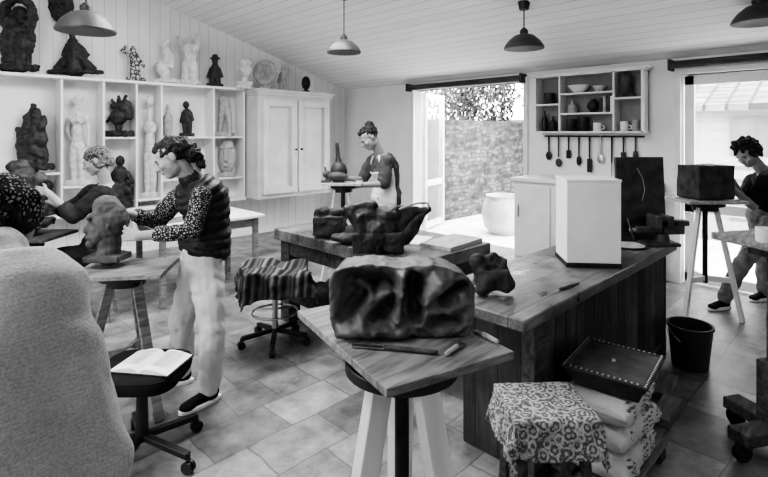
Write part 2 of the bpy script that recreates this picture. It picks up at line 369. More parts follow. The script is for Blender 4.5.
bm=NB()
for i in range(7): box(bm,(7.9,-1.2,.15+.17*i),(7.93,2.3,.26+.17*i))
for v in (-1.15,.6,2.25): box(bm,(7.93,v-.04,-.02),(7.99,v+.04,1.36))
tag(obj('slat_fence',bm,WOODL),'low pale slatted fence behind the glazed door','fence')

# ------------------------------------------------------------ left wall shelving
SZ=2.27; su0=.25; su1=3.8
t=thing('wall_shelving','long white open shelving filled with sculptures along left wall','shelf',(2,6.95,.6))
bm=NB(); box(bm,(su0,7.07,.6),(su1,7.095,SZ)); obj('back_panel',bm,WHITE,t)
bm=NB(); box(bm,(su0,6.78,SZ-.035),(su1,7.095,SZ)); obj('top_board',bm,WHITE,t,bev=.003)
bm=NB(); box(bm,(su0,6.78,.6),(su1,7.07,.64)); obj('bottom_board',bm,WHITE,t,bev=.003)
def ul(x,v=6.8): d=dl(x,v); return FW.x*d+RT.x*(x-CX)/F*d
divs=[su0,ul(62),ul(104),ul(137),ul(162),ul(214),su1-.02]
for u in divs:
    bm=NB(); box(bm,(u-.012,6.8,.64),(u+.012,7.07,SZ-.035)); obj('divider',bm,WHITE,t,bev=.002)
for a,b,z in ((0,1,1.14),(1,2,.97),(2,3,1.55),(3,4,.74),(4,5,1.55),(4,5,.98),(5,6,1.55),(5,6,.95)):
    bm=NB(); box(bm,(divs[a]+.012,6.81,z-.025),(divs[b]-.012,7.07,z)); obj('shelf',bm,WHITE,t,bev=.002)

# sculptures: proportions are written in picture units and turned into metres at the depth where the piece stands
def sculp(name,label,cat,d,zsup,prims,mat,vox=.75,amp=.0,fr=9,group=None,sm=2,parent=None,amp2=0,fr2=35,fn=None):
    s=d/F; bm=NB()
    for p in prims:
        k=p[0]
        if k=='e':
            x,y,rx,ry=p[1:5]; rd=p[5] if len(p)>5 else min(rx,ry)*.85; do=p[6] if len(p)>6 else 0; ro=p[7] if len(p)>7 else 0
            a=math.radians(ro); X=RT*math.cos(a)+Z*math.sin(a); Y=Z*math.cos(a)-RT*math.sin(a)
            ell(bm,pp(x,y,d)+FW*do*s,(rx*s,rd*s,ry*s),(X,FW,Y))
        elif k=='c':
            x0,y0,r0,x1,y1,r1=p[1:7]; a=p[7] if len(p)>7 else 0; b=p[8] if len(p)>8 else a
            capsule(bm,pp(x0,y0,d)+FW*a*s,r0*s,pp(x1,y1,d)+FW*b*s,r1*s)
        elif k=='b':
            x,y,hx,hy=p[1:5]; hd=p[5] if len(p)>5 else hx; rbox(bm,pp(x,y,d),(hx*s,hd*s,hy*s),RA)
    o=rm(name,bm,mat,parent,vox*s,sm,amp,fr,zsup,amp2=amp2,fr2=fr2,fn=fn)
    return o if parent else tag(o,label,cat,group)
TV=6.93
def onshelf(name,label,x,z,prims,mat,**k): return sculp(name,label,'sculpture',dl(x,TV),z,prims,mat,**k)
onshelf('abstract_sculpture','tall dark rough sculpture with ringed top at left end of top shelf',18,SZ,[('b',18,74,17,3,8),('c',10,72,6,6,48,9,2),('c',24,72,7,28,44,8,-2),('c',18,70,7,17,40,9),('e',17,46,13,12,9)]+[('c',18+15*math.cos(a),22+17*math.sin(a),4.5,18+15*math.cos(a+.5),22+17*math.sin(a+.5),4.5) for a in [i*.5 for i in range(13)]]+[('e',18,22,9,11,4,2),('c',4,40,4,9,26,4),('c',31,44,4,28,30,4)],BRONZE,amp=.03,fr=11,amp2=.012,fr2=26)
onshelf('figure_sculpture','dark seated figure with wide skirt on top shelf beside the ringed one',76,SZ,[('b',76,79,24,1.6,8),('c',60,76,5,72,64,5,-2),('c',92,76,5,80,64,5,-2),('c',76,76,9,76,62,8),('c',76,63,8,73,50,5.5),('c',73,50,3,72,42,2.5),('e',71,37,4.6,5.6),('c',78,52,3,88,62,2.4),('c',88,62,2.2,82,70,2),('c',69,52,3,64,62,2.4),('c',64,62,2.2,68,70,2)],BRONZE,amp=.012,amp2=.006)
sculp('wall_carving','dark rounded carving fixed high on the wall above the top shelf','carving',dl(60,7.05),None,[('e',60,5,14,16,5),('e',60,14,8,9,6),('e',54,3,4,4,7),('e',66,3,4,4,7)],BRONZE,amp=.02,amp2=.01)
onshelf('figure_sculpture','small mottled figure raising an arm on the top shelf',134,SZ,[('b',136,79,8,1.8,5),('c',133,78,3,133,64,3),('c',138,78,3,136,64,3),('c',135,64,4.5,134,55,4),('e',133,49,3,3.6),('c',131,56,1.8,122,50,1.5),('c',137,56,1.8,144,66,1.5),('c',122,50,1.5,126,46,1.4)],vormat('mottled_clay',.08,.5,22),vox=.6,amp2=.006)
onshelf('abstract_sculpture','slim twisted white abstract sculpture on the top shelf',166,SZ,[('b',168,79,10,2.2,7),('c',167,77,4,162,66,7),('c',162,66,5,169,54,5),('c',169,54,4.5,163,42,3),('c',171,64,3,172,54,2),('c',163,42,3,168,38,2)],PLASTER,vox=.6,amp2=.008)
onshelf('torso_sculpture','white plaster nude torso with raised arms on the top shelf',189,SZ,[('b',190,80,10,2.4,7),('c',185,79,4,186,66,5),('c',194,79,4,193,66,5),('e',190,63,8,6,6),('c',190,60,5.5,190,50,6),('e',190,46,8.5,6,5),('e',186,48,3,3,3,-4),('e',194,48,3,3,3,-4),('c',182,44,2.8,179,35,2.2),('c',198,44,2.8,199,34,2.2),('c',190,42,2.5,190,37,3)],PLASTER,vox=.6)
onshelf('figure_sculpture','little dark figure wearing a hat near the end of the shelf',215,SZ,[('b',215,81,7,1.8,5),('c',212,80,2.8,213,70,3.2),('c',218,80,2.8,217,70,3.2),('c',215,70,4.5,215,63,4),('e',215,57,3,3.4),('e',215,54,5.5,1.3,4),('e',215,52,3,2.4),('c',219,64,1.6,222,72,1.5),('c',211,64,1.6,208,72,1.5)],BRONZE,vox=.6)
CZ=2.25
def oncup(name,label,x,prims,mat,**k): return sculp(name,label,'sculpture',dl(x,6.75),CZ,prims,mat,**k)
oncup('bust_sculpture','white plaster portrait bust on top of the white cupboard',245,[('b',245,82,7,2,6),('c',245,80,3.5,245,72,3),('c',239,78,2.5,251,78,2.5),('e',245,64,5.6,8,6.5),('c',244.5,65,1,244.5,67,1.6,-6.5),('e',245,60,5,1.2,6.3),('e',245,70,2,.9,6),('e',251,64,1.2,2.2,2),('e',245,58,6.3,4.5,7,1)],PLASTER,vox=.5)
oncup('ring_sculpture','white pierced disc sculpture on top of the cupboard',265,[('b',266,85,6,2,5),('c',266,84,3,266,79,3)]+[('c',265+9*math.cos(a),69+10*math.sin(a),3.2,265+9*math.cos(a+.5),69+10*math.sin(a+.5),3.2) for a in [i*.5 for i in range(13)]]+[('e',262,70,3,6,2)],PLASTER2,vox=.6)
oncup('figure_sculpture','thin pale standing figure on top of the cupboard',283,[('b',283,87,5,1.4,4),('c',281,86,2,282,77,2.2),('c',285,86,2,284,77,2.2),('c',283,77,3,283,70,3),('e',283,65,2.2,2.8),('c',280,71,1.2,278,79,1.1),('c',286,71,1.2,289,67,1.1)],PLASTER2,vox=.55)
oncup('mask_sculpture','tiny dark mask on a foot at the cupboard corner',306,[('b',306,88,4,1.4,3),('c',306,87,1.4,306,84,1.4),('e',306,79,4.5,7,3),('e',306,79,1.1,2.2,4.5)],BRONZE,vox=.55)
onshelf('abstract_sculpture','big dark flame shaped rough sculpture in first shelf bay',32,1.14,[('b',32,169,17,3,8),('c',22,168,5,24,140,6),('c',42,168,5,40,140,6),('c',32,168,8,32,142,9),('c',26,146,6,28,122,5),('c',38,146,6,36,114,4),('c',28,122,4,34,108,2.5),('c',41,136,4,45,120,2.5),('c',21,146,4,18,132,2.5),('e',32,152,14,10,8)],BRONZE,amp=.025,fr=11,amp2=.012,fr2=24)
onshelf('figure_sculpture','tall white plaster woman standing in second shelf bay',78,.97,[('b',78,184,10,2.5,7),('c',75,183,3,74,164,4),('c',82,183,3,82,164,4),('c',74,164,4,75,150,5),('c',82,164,4,81,150,5),('e',78,147,7.5,6,5.5),('c',78,142,5.2,78,130,5),('e',78,122,7.5,6,5),('e',75,122,2.6,2.6,3,-4),('e',81,122,2.6,2.6,3,-4),('c',78,116,2.2,78,110,2.2),('e',77,103,4,5.2),('e',78,100,4.6,4,4.6,1),('c',70,119,2.2,67,132,1.9),('c',67,132,1.9,72,142,1.6),('c',86,119,2.2,89,132,1.9),('c',89,132,1.9,88,146,1.6)],PLASTER,vox=.55)
onshelf('animal_sculpture','dark crested bird head on a square base in third shelf bay',119,1.55,[('b',119,133,13,2.6,8),('c',119,131,3,119,125,3),('e',119,116,8,9,8),('c',112,117,3,106,121,1),('c',113,106,3,126,104,5),('c',126,104,5,129,116,4),('e',124,108,6,8,6),('c',114,104,2,112,99,1.4),('c',119,101,2,119,96,1.4),('c',124,100,2,126,96,1.4)],BRONZE,amp=.012,fr=14,amp2=.008,fr2=28,vox=.6)
onshelf('figure_sculpture','dark crouching figure on bottom of third shelf bay',121,.64,[('b',121,207,10,2.5,8),('c',116,205,3.6,113,194,4),('c',126,205,3.6,129,192,4),('c',113,194,4.4,119,186,5,-3,0),('c',129,192,4.4,123,186,5,-3,0),('c',121,186,6,120,174,6.5),('e',120,163,4.4,5.6),('c',114,175,2.6,110,186,2.2),('c',110,186,2,116,192,1.8,-4),('c',127,175,2.6,132,184,2.2),('c',132,184,2,126,190,1.8,-4)],BRONZE,amp2=.006,vox=.6)
onshelf('figure_sculpture','slender white armless figure in narrow fourth shelf bay',150,.74,[('b',150,204,7,2.5,6),('c',148,202,2.8,148,182,3.8),('c',153,202,2.8,153,182,3.8),('c',148,182,3.8,148.5,168,4.6),('c',153,182,3.8,152,168,4.6),('e',150,164,6.6,6,5),('c',150,160,4.6,150,146,4.6),('e',150,137,6.6,7,4.6),('c',150,129,2.2,150,119,2.2),('e',150,110,3.9,5.4)],PLASTER,vox=.55)
onshelf('figure_sculpture','polished dark standing figure on upper shelf beside cupboard',187,1.55,[('b',187,134,6,1.8,5),('c',186,133,2.6,185,120,3.4),('c',189,133,2.6,189,120,3.4),('c',187,120,4,187,112,4.4),('e',186,104,3.2,3.8),('c',183,112,1.6,181,121,1.4),('c',191,112,1.6,193,119,1.4)],BRONZE,vox=.5)
onshelf('vase','slim grey ribbed bottle vase on upper shelf beside dark figure',168,1.55,[('c',168,133,4,168,118,4.5),('c',168,118,3,168,106,1.6)],PLASTER2,vox=.6)
onshelf('figure_sculpture','white leaning pair of legs sculpture in the last narrow bay',224,1.55,[('b',224,141,9,2,6),('c',220,139,2.4,221,124,3),('c',221,124,3,223,110,4),('c',230,139,2.4,229,124,3),('c',229,124,3,226,110,4),('e',224,107,5.6,5,4.5)],PLASTER2,vox=.55)
onshelf('mask_sculpture','pale long face mask leaning under the last shelf',227,.95,[('e',227,172,9,18,4),('c',227,164,2,227,176,2.4,-4),('e',227,182,4,1.5,6),('e',222,164,2.6,1.4,5),('e',232,164,2.6,1.4,5),('b',227,191,8,2,5)],PLASTER2)
onshelf('bowl','dark rounded lidded jar on lower shelf behind the standing woman',188,.98,[('e',188,188,14,10,10),('c',188,180,8,188,176,7),('e',188,172,7,2)],CLAY2)
onshelf('bust_sculpture','small dark bust on low shelf in the first bay',44,.64,[('b',44,219,8,2,6),('c',44,217,4,44,208,4),('c',36,214,3,52,214,3),('e',44,197,7,9),('e',44,192,7.6,6,7.6,1),('c',44,198,1.4,44,201,1.8,-7)],BRONZE,amp2=.008)

# ------------------------------------------------------------ cupboard
cu0,cu1,cv,cz0,cz1=3.83,5.17,6.5,.62,2.2
t=thing('wall_cupboard','tall white double door cupboard at the end of the shelving','cupboard',((cu0+cu1)/2,6.8,cz0))
bm=NB(); box(bm,(cu0,cv,cz0),(cu1,7.095,cz1)); obj('body',bm,CUPB,t,bev=.004)
bm=NB(); box(bm,(cu0-.04,cv-.05,cz1),(cu1+.05,7.095,cz1+.03)); box(bm,(cu0-.02,cv-.03,cz1-.04),(cu1+.03,7.095,cz1)); box(bm,(cu0-.06,cv-.07,cz1+.03),(cu1+.07,7.095,CZ)); obj('cornice',bm,CUPB,t,bev=.006)
mid=(cu0+cu1)/2
for a,b,hs in ((cu0+.06,mid-.012,1),(mid+.012,cu1-.06,-1)):
    bm=NB(); z0,z1=cz0+.07,cz1-.1; w=.1; f=.06
    box(bm,(a,cv-f,z0),(a+w,cv,z1)); box(bm,(b-w,cv-f,z0),(b,cv,z1)); box(bm,(a+w,cv-f,z0),(b-w,cv,z0+w)); box(bm,(a+w,cv-f,z1-w),(b-w,cv,z1))
    dd=obj('door',bm,CUPB,t,bev=.004)
    bm=NB(); box(bm,(a+w,cv-.01,z0+w),(b-w,cv,z1-w)); obj('inset_panel',bm,CUPB,dd)
    bm=NB(); ku=b-.04 if hs>0 else a+.04; capsule(bm,V((ku,cv-.09,1.35)),.016,V((ku,cv-.06,1.35)),.009); obj('knob',bm,DSTEEL,dd)
# ------------------------------------------------------------ pale table under shelving, with clutter
def table(name,label,u0,u1,v0,v1,z,th,lw,tm,lm,ins=.05,apron=.09,shelf=None,cat='table'):
    t=thing(name,label,cat,((u0+u1)/2,(v0+v1)/2,0))
    bm=NB(); box(bm,(u0,v0,z-th),(u1,v1,z)); obj('tabletop',bm,tm,t,bev=.006)
    for a in (u0+ins,u1-ins-lw):
        for b in (v0+ins,v1-ins-lw):
            bm=NB(); box(bm,(a,b,0),(a+lw,b+lw,z-th)); obj('leg',bm,lm,t,bev=.004)
    bm=NB(); i=ins+.01
    for q in (((u0+i,v0+i),(u1-i,v0+i+.025)),((u0+i,v1-i-.025),(u1-i,v1-i)),((u0+i,v0+i),(u0+i+.025,v1-i)),((u1-i-.025,v0+i),(u1-i,v1-i))):
        box(bm,(*q[0],z-th-apron),(*q[1],z-th))
    obj('apron',bm,lm,t)
    if shelf:
        bm=NB(); box(bm,(u0+ins+.005,v0+ins+.005,shelf-.03),(u1-ins-.005,v1-ins-.005,shelf)); obj('lower_shelf',bm,lm,t)
    return t
table('side_table','pale topped wooden side table behind the woman in the black vest',1.7,2.8,4.6,5.35,.75,.03,.05,WHITEW,WOODM)
for i,(dx,g,l) in enumerate(((.13,WOODM,'flat brown box at bottom of small pile on the side table'),(.12,PAPER,'pale flat box in middle of small pile on the side table'),(.11,DSTEEL,'dark flat box on top of small pile on the side table'))):
    c=V((1.95,4.85,.75+.055*i)); bm=NB(); rbox(bm,c+Z*.027,(dx,.1,.027),.2*i); tag(obj('flat_box',bm,g,bev=.004),l,'box')
bm=NB(); c=V((2.45,4.9,.75)); rbox(bm,c+Z*.006,(.16,.11,.006),.3); tag(obj('paper_pad',bm,PAPER),'white paper pad lying at right end of the side table','paper')

# ------------------------------------------------------------ workbench and table
t=thing('workbench','long dark workbench with plank front running to the back wall','workbench',(3,1.35,0))
bm=NB(); box(bm,(1.92,1.09,.745),(4.09,1.68,.8)); obj('worktop',bm,TOPW,t,bev=.008)
bm=NB(); box(bm,(2.18,1.15,.06),(3.98,1.19,.745)); obj('front_panel',bm,FRONTW,t)
bm=NB(); box(bm,(2.12,1.15,0),(2.18,1.56,.745)); obj('end_panel',bm,ENDW,t,bev=.004)
bm=NB(); box(bm,(3.98,1.15,0),(4.04,1.56,.745)); obj('end_panel',bm,ENDW,t,bev=.004)
bm=NB(); box(bm,(2.18,1.52,.06),(3.98,1.56,.745)); obj('back_panel',bm,WOODD,t)
bm=NB(); box(bm,(2.22,1.135,.0),(3.98,1.15,.09)); obj('plinth',bm,WOODD,t)
bm=NB(); box(bm,(2.06,1.12,.0),(2.2,1.19,.745)); obj('corner_post',bm,WOODD,t,bev=.007)
table('worktable','heavy dark wooden worktable carrying wrapped clay, left of the bench',2.35,3.2,2.1,3.72,.78,.09,.12,TABLETOP,WOODD,.04,.12,.22)

def lump(name,label,d,zs,prims,mat=CLAY,amp=.03,fr=9,**k):
    k.setdefault('amp2',.008); k.setdefault('fr2',26); return sculp(name,label,'clay',d,zs,prims,mat,amp=amp,fr=fr,**k)
lump('clay_lump','dark rounded clay lump at the left end of the worktable',3.95,.78,[('b',329,230,15,9,11),('e',322,219,8,7),('b',338,222,7,7,7),('c',318,232,7,340,234,8)])
def crease(co): return .022*abs(noise.noise(co*5))-.014*abs(noise.noise(co*12))
w=sculp('wrapped_clay','large clay mass wrapped in dark crumpled plastic on the worktable','clay',3.45,.78,[('b',378,236,24,9,15),('c',347,204,3.5,366,228,10),('c',347,204,3.5,372,203,6),('e',368,211,16,9,11),('e',386,211,17,9,12),('e',380,224,24,14,15),('c',394,208,7,429,205,2.4),('c',428,205,2.4,402,232,9),('c',410,208,6,398,222,9),('c',372,240,8,388,243,4,-8),('c',360,214,7,366,236,9,-5)],M('dark_plastic_wrap',.024,.5,.5,8,.4,14,0,(1,1,1),.01,.45),fn=crease,amp=.015,fr=8,amp2=.005,sm=4)
bm=NB(); 
pts=[pp(400,209,3.25),pp(410,205,3.3),pp(419,203,3.36),pp(428,203,3.42),pp(428,208,3.4)]; tube(bm,pts,.007); obj('plastic_rim',bm,PLASTER2,w)
lump('clay_lump','dark craggy clay lump on the near end of the workbench',2.5,.8,[('b',490,280,15,10,13),('c',480,264,8,484,284,10),('c',502,264,7,505,286,8),('e',492,262,10,9),('c',476,282,5,474,268,4)],amp=.03,fr=11)
lump('clay_lump','dark clay lump on the lower shelf of the worktable',3.95,.22,[('e',323,298,13,12,13),('e',330,290,7,8)])
c=fl(414,240,.78); bm=NB(); rbox(bm,c+Z*.003,(.15,.1,.003),.3); tag(obj('paper_sheet',bm,PAPER),'white paper sheet on the worktable in front of wrapped clay','paper')
bm=NB(); rbox(bm,V((2.95,2.27,.795)),(.22,.13,.015),.08); tag(obj('wooden_board',bm,WOODL,bev=.003),'pale wooden board lying on right end of worktable','board')
lump('clay_lump','small dark clay piece at middle of worktable beside the first lump',3.7,.78,[('e',345,232,14,6,10),('e',350,225,8,6)])

# white box, board, vice, plate on the bench
c=fl(587,262,.8); BR=RA-.1; t=thing('white_box','tall white box plinth on dark base standing on the workbench','box',c)
bm=NB(); rbox(bm,c+Z*.013,(.16,.14,.013),BR); obj('base',bm,BLACKP,t,bev=.003)
bm=NB(); rbox(bm,c+Z*.268,(.156,.136,.242),BR); obj('carcass',bm,WHITE,t,bev=.004)
bm=NB(); rbox(bm,c+Z*.517,(.159,.139,.007),BR); obj('lid',bm,WHITE,t,bev=.002)
c=fl(640,240,.8); bm=NB(); rbox(bm,c+Z*.31,(.185,.014,.31),RA+.06,('X',-.06)); s=tag(obj('display_board',bm,M('black_board',.035,.55,.8,9,.4,20),bev=.004),'dark upright rectangular board behind the vice on workbench end','board')
bm=NB(); n=-FW
tube(bm,[c+n*.035+Z*.3+RT*.0,c+n*.03+Z*.38+RT*.02,c+n*.022+Z*.46+RT*.01,c+n*.016+Z*.54+RT*-.03],.0022); obj('drawn_line',bm,PLASTER2,s)
c=fl(662,245,.8); c.z=.8; t=thing('bench_vice','grey iron bench vice on far end of the workbench','vice',c)
P_=lambda a,b,k:c+RT*a+FW*b+Z*k
bm=NB(); rbox(bm,P_(-.02,0,.012),(.12,.07,.012),RA); cyl(bm,P_(0,0,.02),.055,P_(0,0,.085),.04); obj('base',bm,IRON,t,bev=.005)
bm=NB(); rbox(bm,P_(.07,0,.115),(.075,.035,.035),RA); rbox(bm,P_(.025,0,.175),(.022,.075,.04),RA); rbox(bm,P_(.125,0,.16),(.05,.04,.018),RA); obj('fixed_jaw',bm,IRON,t,bev=.006)
bm=NB(); rbox(bm,P_(-.055,0,.17),(.02,.075,.045),RA); rbox(bm,P_(-.09,0,.11),(.1,.022,.022),RA); obj('moving_jaw',bm,IRON,t,bev=.006)
bm=NB(); cyl(bm,P_(-.23,0,.11),.014,P_(-.1,0,.11),.014); obj('screw',bm,STEEL,t)
bm=NB(); capsule(bm,P_(-.225,-.06,.05),.008,P_(-.225,.04,.18),.008); obj('handle',bm,DSTEEL,t)
c=fl(628,247,.8); bm=NB(); lathe(bm,c,[(.08,0),(.1,.006),(.11,.016),(.1,.014),(.08,.008)],28); tag(obj('plate',bm,PLASTER2),'shallow pale plate on workbench between white box and vice','plate')
c=fl(560,290,.8)
bm=NB(); capsule(bm,c+Z*.009,.009,c+V((.16,-.02,.008)),.007); tag(obj('wooden_tool',bm,WOODM),'small wooden modelling tool lying at middle of the workbench top','tool')

# ------------------------------------------------------------ back wall unit, counter, utensils
v0,v1,z0,z1=1.88,3.16,1.6,2.31
t=thing('wall_rack','white wall mounted rack with compartments between the two doors','shelf',(5.9,(v0+v1)/2,z0))
bm=NB(); box(bm,(5.975,v0,z0),(5.998,v1,z1)); obj('back_board',bm,M('rack_back_grey',.25,.8),t)
for v in (v0,v0+.3,v1-.34,v1-.02):
    bm=NB(); box(bm,(5.8,v,z0),(5.975,v+.02,z1)); obj('upright',bm,WHITE,t,bev=.002)
for a,b,z in ((v0,v1,z0),(v0,v1,z1-.02),(v0+.02,v0+.3,1.98),(v0+.32,v1-.34,2.06),(v1-.32,v1-.02,1.94),(v0+.32,v1-.34,1.82)):
    bm=NB(); box(bm,(5.8,a+(0 if a!=v0 else -.02),z),(5.975,b,z+.02)); obj('shelf',bm,WHITE,t,bev=.002)
bm=NB(); rings(bm,[[V((uu,(v0+v1)/2+.33*math.cos(a),z1+.075*math.sin(a))) for a in [math.pi*i/12 for i in range(13)]] for uu in (5.93,5.97)]); obj('crest',bm,WHITE,t,bev=.003)
bm=NB(); box(bm,(5.79,v0-.05,z1),(5.99,v1+.05,z1+.025)); obj('cornice',bm,WHITE,t,bev=.004)
bm=NB(); capsule(bm,V((5.985,v0+.05,1.56)),.01,V((5.985,v1-.05,1.56)),.01); obj('hook_rail',bm,DSTEEL,t)
def jar(name,label,v,z,prof,mat,handle=False,group=None):
    c=V((5.88,v,z)); bm=NB(); lathe(bm,c,prof,20)
    o=tag(obj(name,bm,mat),label,name.split('_')[-1],group)
    if handle:
        bm=NB(); r=prof[1][0]; tube(bm,[c+V((0,-r,.07)),c+V((0,-r-.03,.06)),c+V((0,-r-.03,.03)),c+V((0,-r,.02))],.006); obj('handle',bm,mat,o)
bot=lambda r,h:[(r*.9,0),(r,.01),(r,h*.6),(r*.35,h*.75),(r*.3,h),(r*.25,h)]
mug=lambda r,h:[(r*.9,0),(r,.01),(r,h),(r*.88,h),(r*.85,.02)]
jar('dark_bottle','dark slim bottle in lower left compartment of wall rack',3.06,1.62,bot(.035,.26),BLACKP)
jar('dark_bottle','dark squat bottle beside the slim one in wall rack',2.95,1.62,bot(.045,.19),BLACKP)
jar('dark_jar','dark lidded jar at lower middle of wall rack',2.72,1.62,mug(.055,.15),BRONZE)
jar('dark_jug','dark handled jug in lower middle of the wall rack',2.57,1.62,mug(.06,.17),DSTEEL,True)
jar('white_mug','white mug in lower middle of wall rack next to the jug',2.4,1.62,mug(.045,.1),WHITE,True)
jar('white_mug','white mug at left in lower right compartment of rack',2.1,1.62,mug(.045,.11),WHITE,True)
jar('grey_mug','grey mug at right end of the lower right compartment',1.98,1.62,mug(.04,.12),PLASTER2,True)
jar('white_bowl','wide white bowl on the upper middle shelf of rack',2.62,2.08,[(.05,0),(.1,.05),(.13,.09),(.12,.09),(.05,.02)],WHITE)
jar('white_bowl','small white bowl on upper middle shelf beside the wide one',2.38,2.08,[(.03,0),(.06,.04),(.08,.07),(.07,.07),(.03,.02)],PLASTER)
jar('grey_vase','pale grey vase in the middle shelf of wall rack',2.7,1.84,bot(.05,.16),PLASTER2)
jar('grey_vase','round dark vase in the middle shelf of wall rack',2.45,1.84,[(.03,0),(.07,.06),(.06,.11),(.03,.14),(.03,.16)],BRONZE)
jar('dark_pot','dark pot in the upper left compartment of wall rack',3.0,1.96,mug(.07,.14),BRONZE)
sculp('figure_sculpture','grey little torso in upper right compartment of wall rack','sculpture',db(626,5.88),2.0,[('b',626,104,8,1.4,5),('c',623,103,3,624,96,4),('c',629,103,3,629,96,4),('c',626,95,5,626,88,6),('e',625,83,3.2,3.6)],CLAY2)
for i in range(4):
    bm=NB(); box(bm,(5.82,2.2+.042*i,1.84),(5.95,2.232+.042*i,2.02-.015*(i%2))); tag(obj('book',bm,[PAPER,CLAY2,PLASTER2,BRONZE][i]),['white slim','dark grey','pale grey','black'][i]+' book standing on middle shelf of wall rack','book')
kinds=['flat ladle','long wooden spoon','short dark knife','pale handled whisk','dark spatula','small steel sieve','long steel skewer','wide scraper','short brush']
for i,kname in enumerate(kinds):
    v=3.05-.13*i; L=[.28,.38,.25,.34,.4,.3,.45,.26,.24][i]; bm=NB(); p=V((5.965,v,1.55))
    capsule(bm,p,.011,p-Z*L*.65,.009)
    if i in (0,1,5): ell(bm,p-Z*L*.85,(.012,.042,.055),(V((1,0,0)),V((0,1,0)),Z))
    elif i in (3,8): ell(bm,p-Z*L*.85,(.025,.03,.06),(V((1,0,0)),V((0,1,0)),Z))
    elif i==6: capsule(bm,p-Z*L*.6,.006,p-Z*L,.004)
    else: rbox(bm,p-Z*L*.85,(.005,.028,L*.2))
    tag(obj('kitchen_tool',bm,[DSTEEL,WOODD,DSTEEL,DSTEEL,BLACKP,STEEL,DSTEEL,DSTEEL,WOODD][i]),kname+', hanging '+['first','second','third','fourth','fifth','sixth','seventh','eighth','ninth'][i]+' from the left under the wall rack','tool','tools hanging under the wall rack')
t=thing('base_cabinet','white base cabinet against back wall behind the white box','cabinet',(5.7,2.5,0))
bm=NB(); box(bm,(5.42,1.75,.08),(5.98,3.22,1.02)); obj('body',bm,WHITE,t)
bm=NB(); box(bm,(5.46,1.77,0),(5.96,3.2,.08)); obj('plinth',bm,WOODD,t)
bm=NB(); box(bm,(5.38,1.72,1.02),(5.985,3.26,1.06)); obj('worktop',bm,WHITE,t,bev=.004)
for k in range(3):
    bm=NB(); a=1.78+.485*k; box(bm,(5.4,a,.12),(5.42,a+.455,.98)); dd=obj('door',bm,WHITE,t,bev=.004)
    bm=NB(); capsule(bm,V((5.385,a+.4,.6)),.008,V((5.385,a+.4,.74)),.008); obj('handle',bm,STEEL,dd)

# ------------------------------------------------------------ modelling stands
def stand(label,c,z,hx,hy,rz,legm,bm_,spread,lw,angs,disc=.16,top=.08,column=True,group=None,drop=.0,off=None):
    t=thing('modelling_stand',label,'stand',c); q=c+(off or V((0,0,0)))
    b=NB(); rbox(b,c+Z*(z-.0125),(hx,hy,.0125),rz); obj('board',b,bm_,t,bev=.003)
    if drop:
        b=NB(); cyl(b,q+Z*(z-.03-drop),.06,q+Z*(z-.02),.06,20); obj('spacer',b,DSTEEL,t)
    z-=drop
    b=NB(); cyl(b,q+Z*(z-.06),disc,q+Z*(z-.026),disc,40); obj('turntable',b,BLACKP,t,bev=.004)
    b=NB(); cyl(b,q+Z*(z-.1),.1,q+Z*(z-.061),.1,20); obj('hub',b,DSTEEL,t)
    for a in angs:
        d=RT*math.cos(a)+FW*math.sin(a); b=NB(); bar(b,q+d*top+Z*(z-.075),q+d*spread+Z*.0,lw*.45,lw); obj('leg',b,legm,t,bev=.004)
    if column:
        b=NB(); cyl(b,q+Z*.3,.022,q+Z*(z-.09),.022); obj('column',b,DSTEEL,t)
    zz=.34; k=(z-.075-zz)/(z-.075); rr=top+(spread-top)*k; P=[q+(RT*math.cos(a)+FW*math.sin(a))*rr+Z*zz for a in angs]
    for i in range(len(P)):
        b=NB(); bar(b,P[i],q+Z*zz,.025,.045); obj('stretcher',b,legm,t)
    return t
cs=cam(.035,1.66,0); ZB=.95
stand('white legged modelling stand in front carrying the large clay relief',cs,ZB,.22,.325,RA+math.radians(30),WHITEW,WOODM,.25,.085,(math.radians(215),math.radians(-35),math.radians(90)),.175,drop=.015,off=FW*-.12+RT*.02)
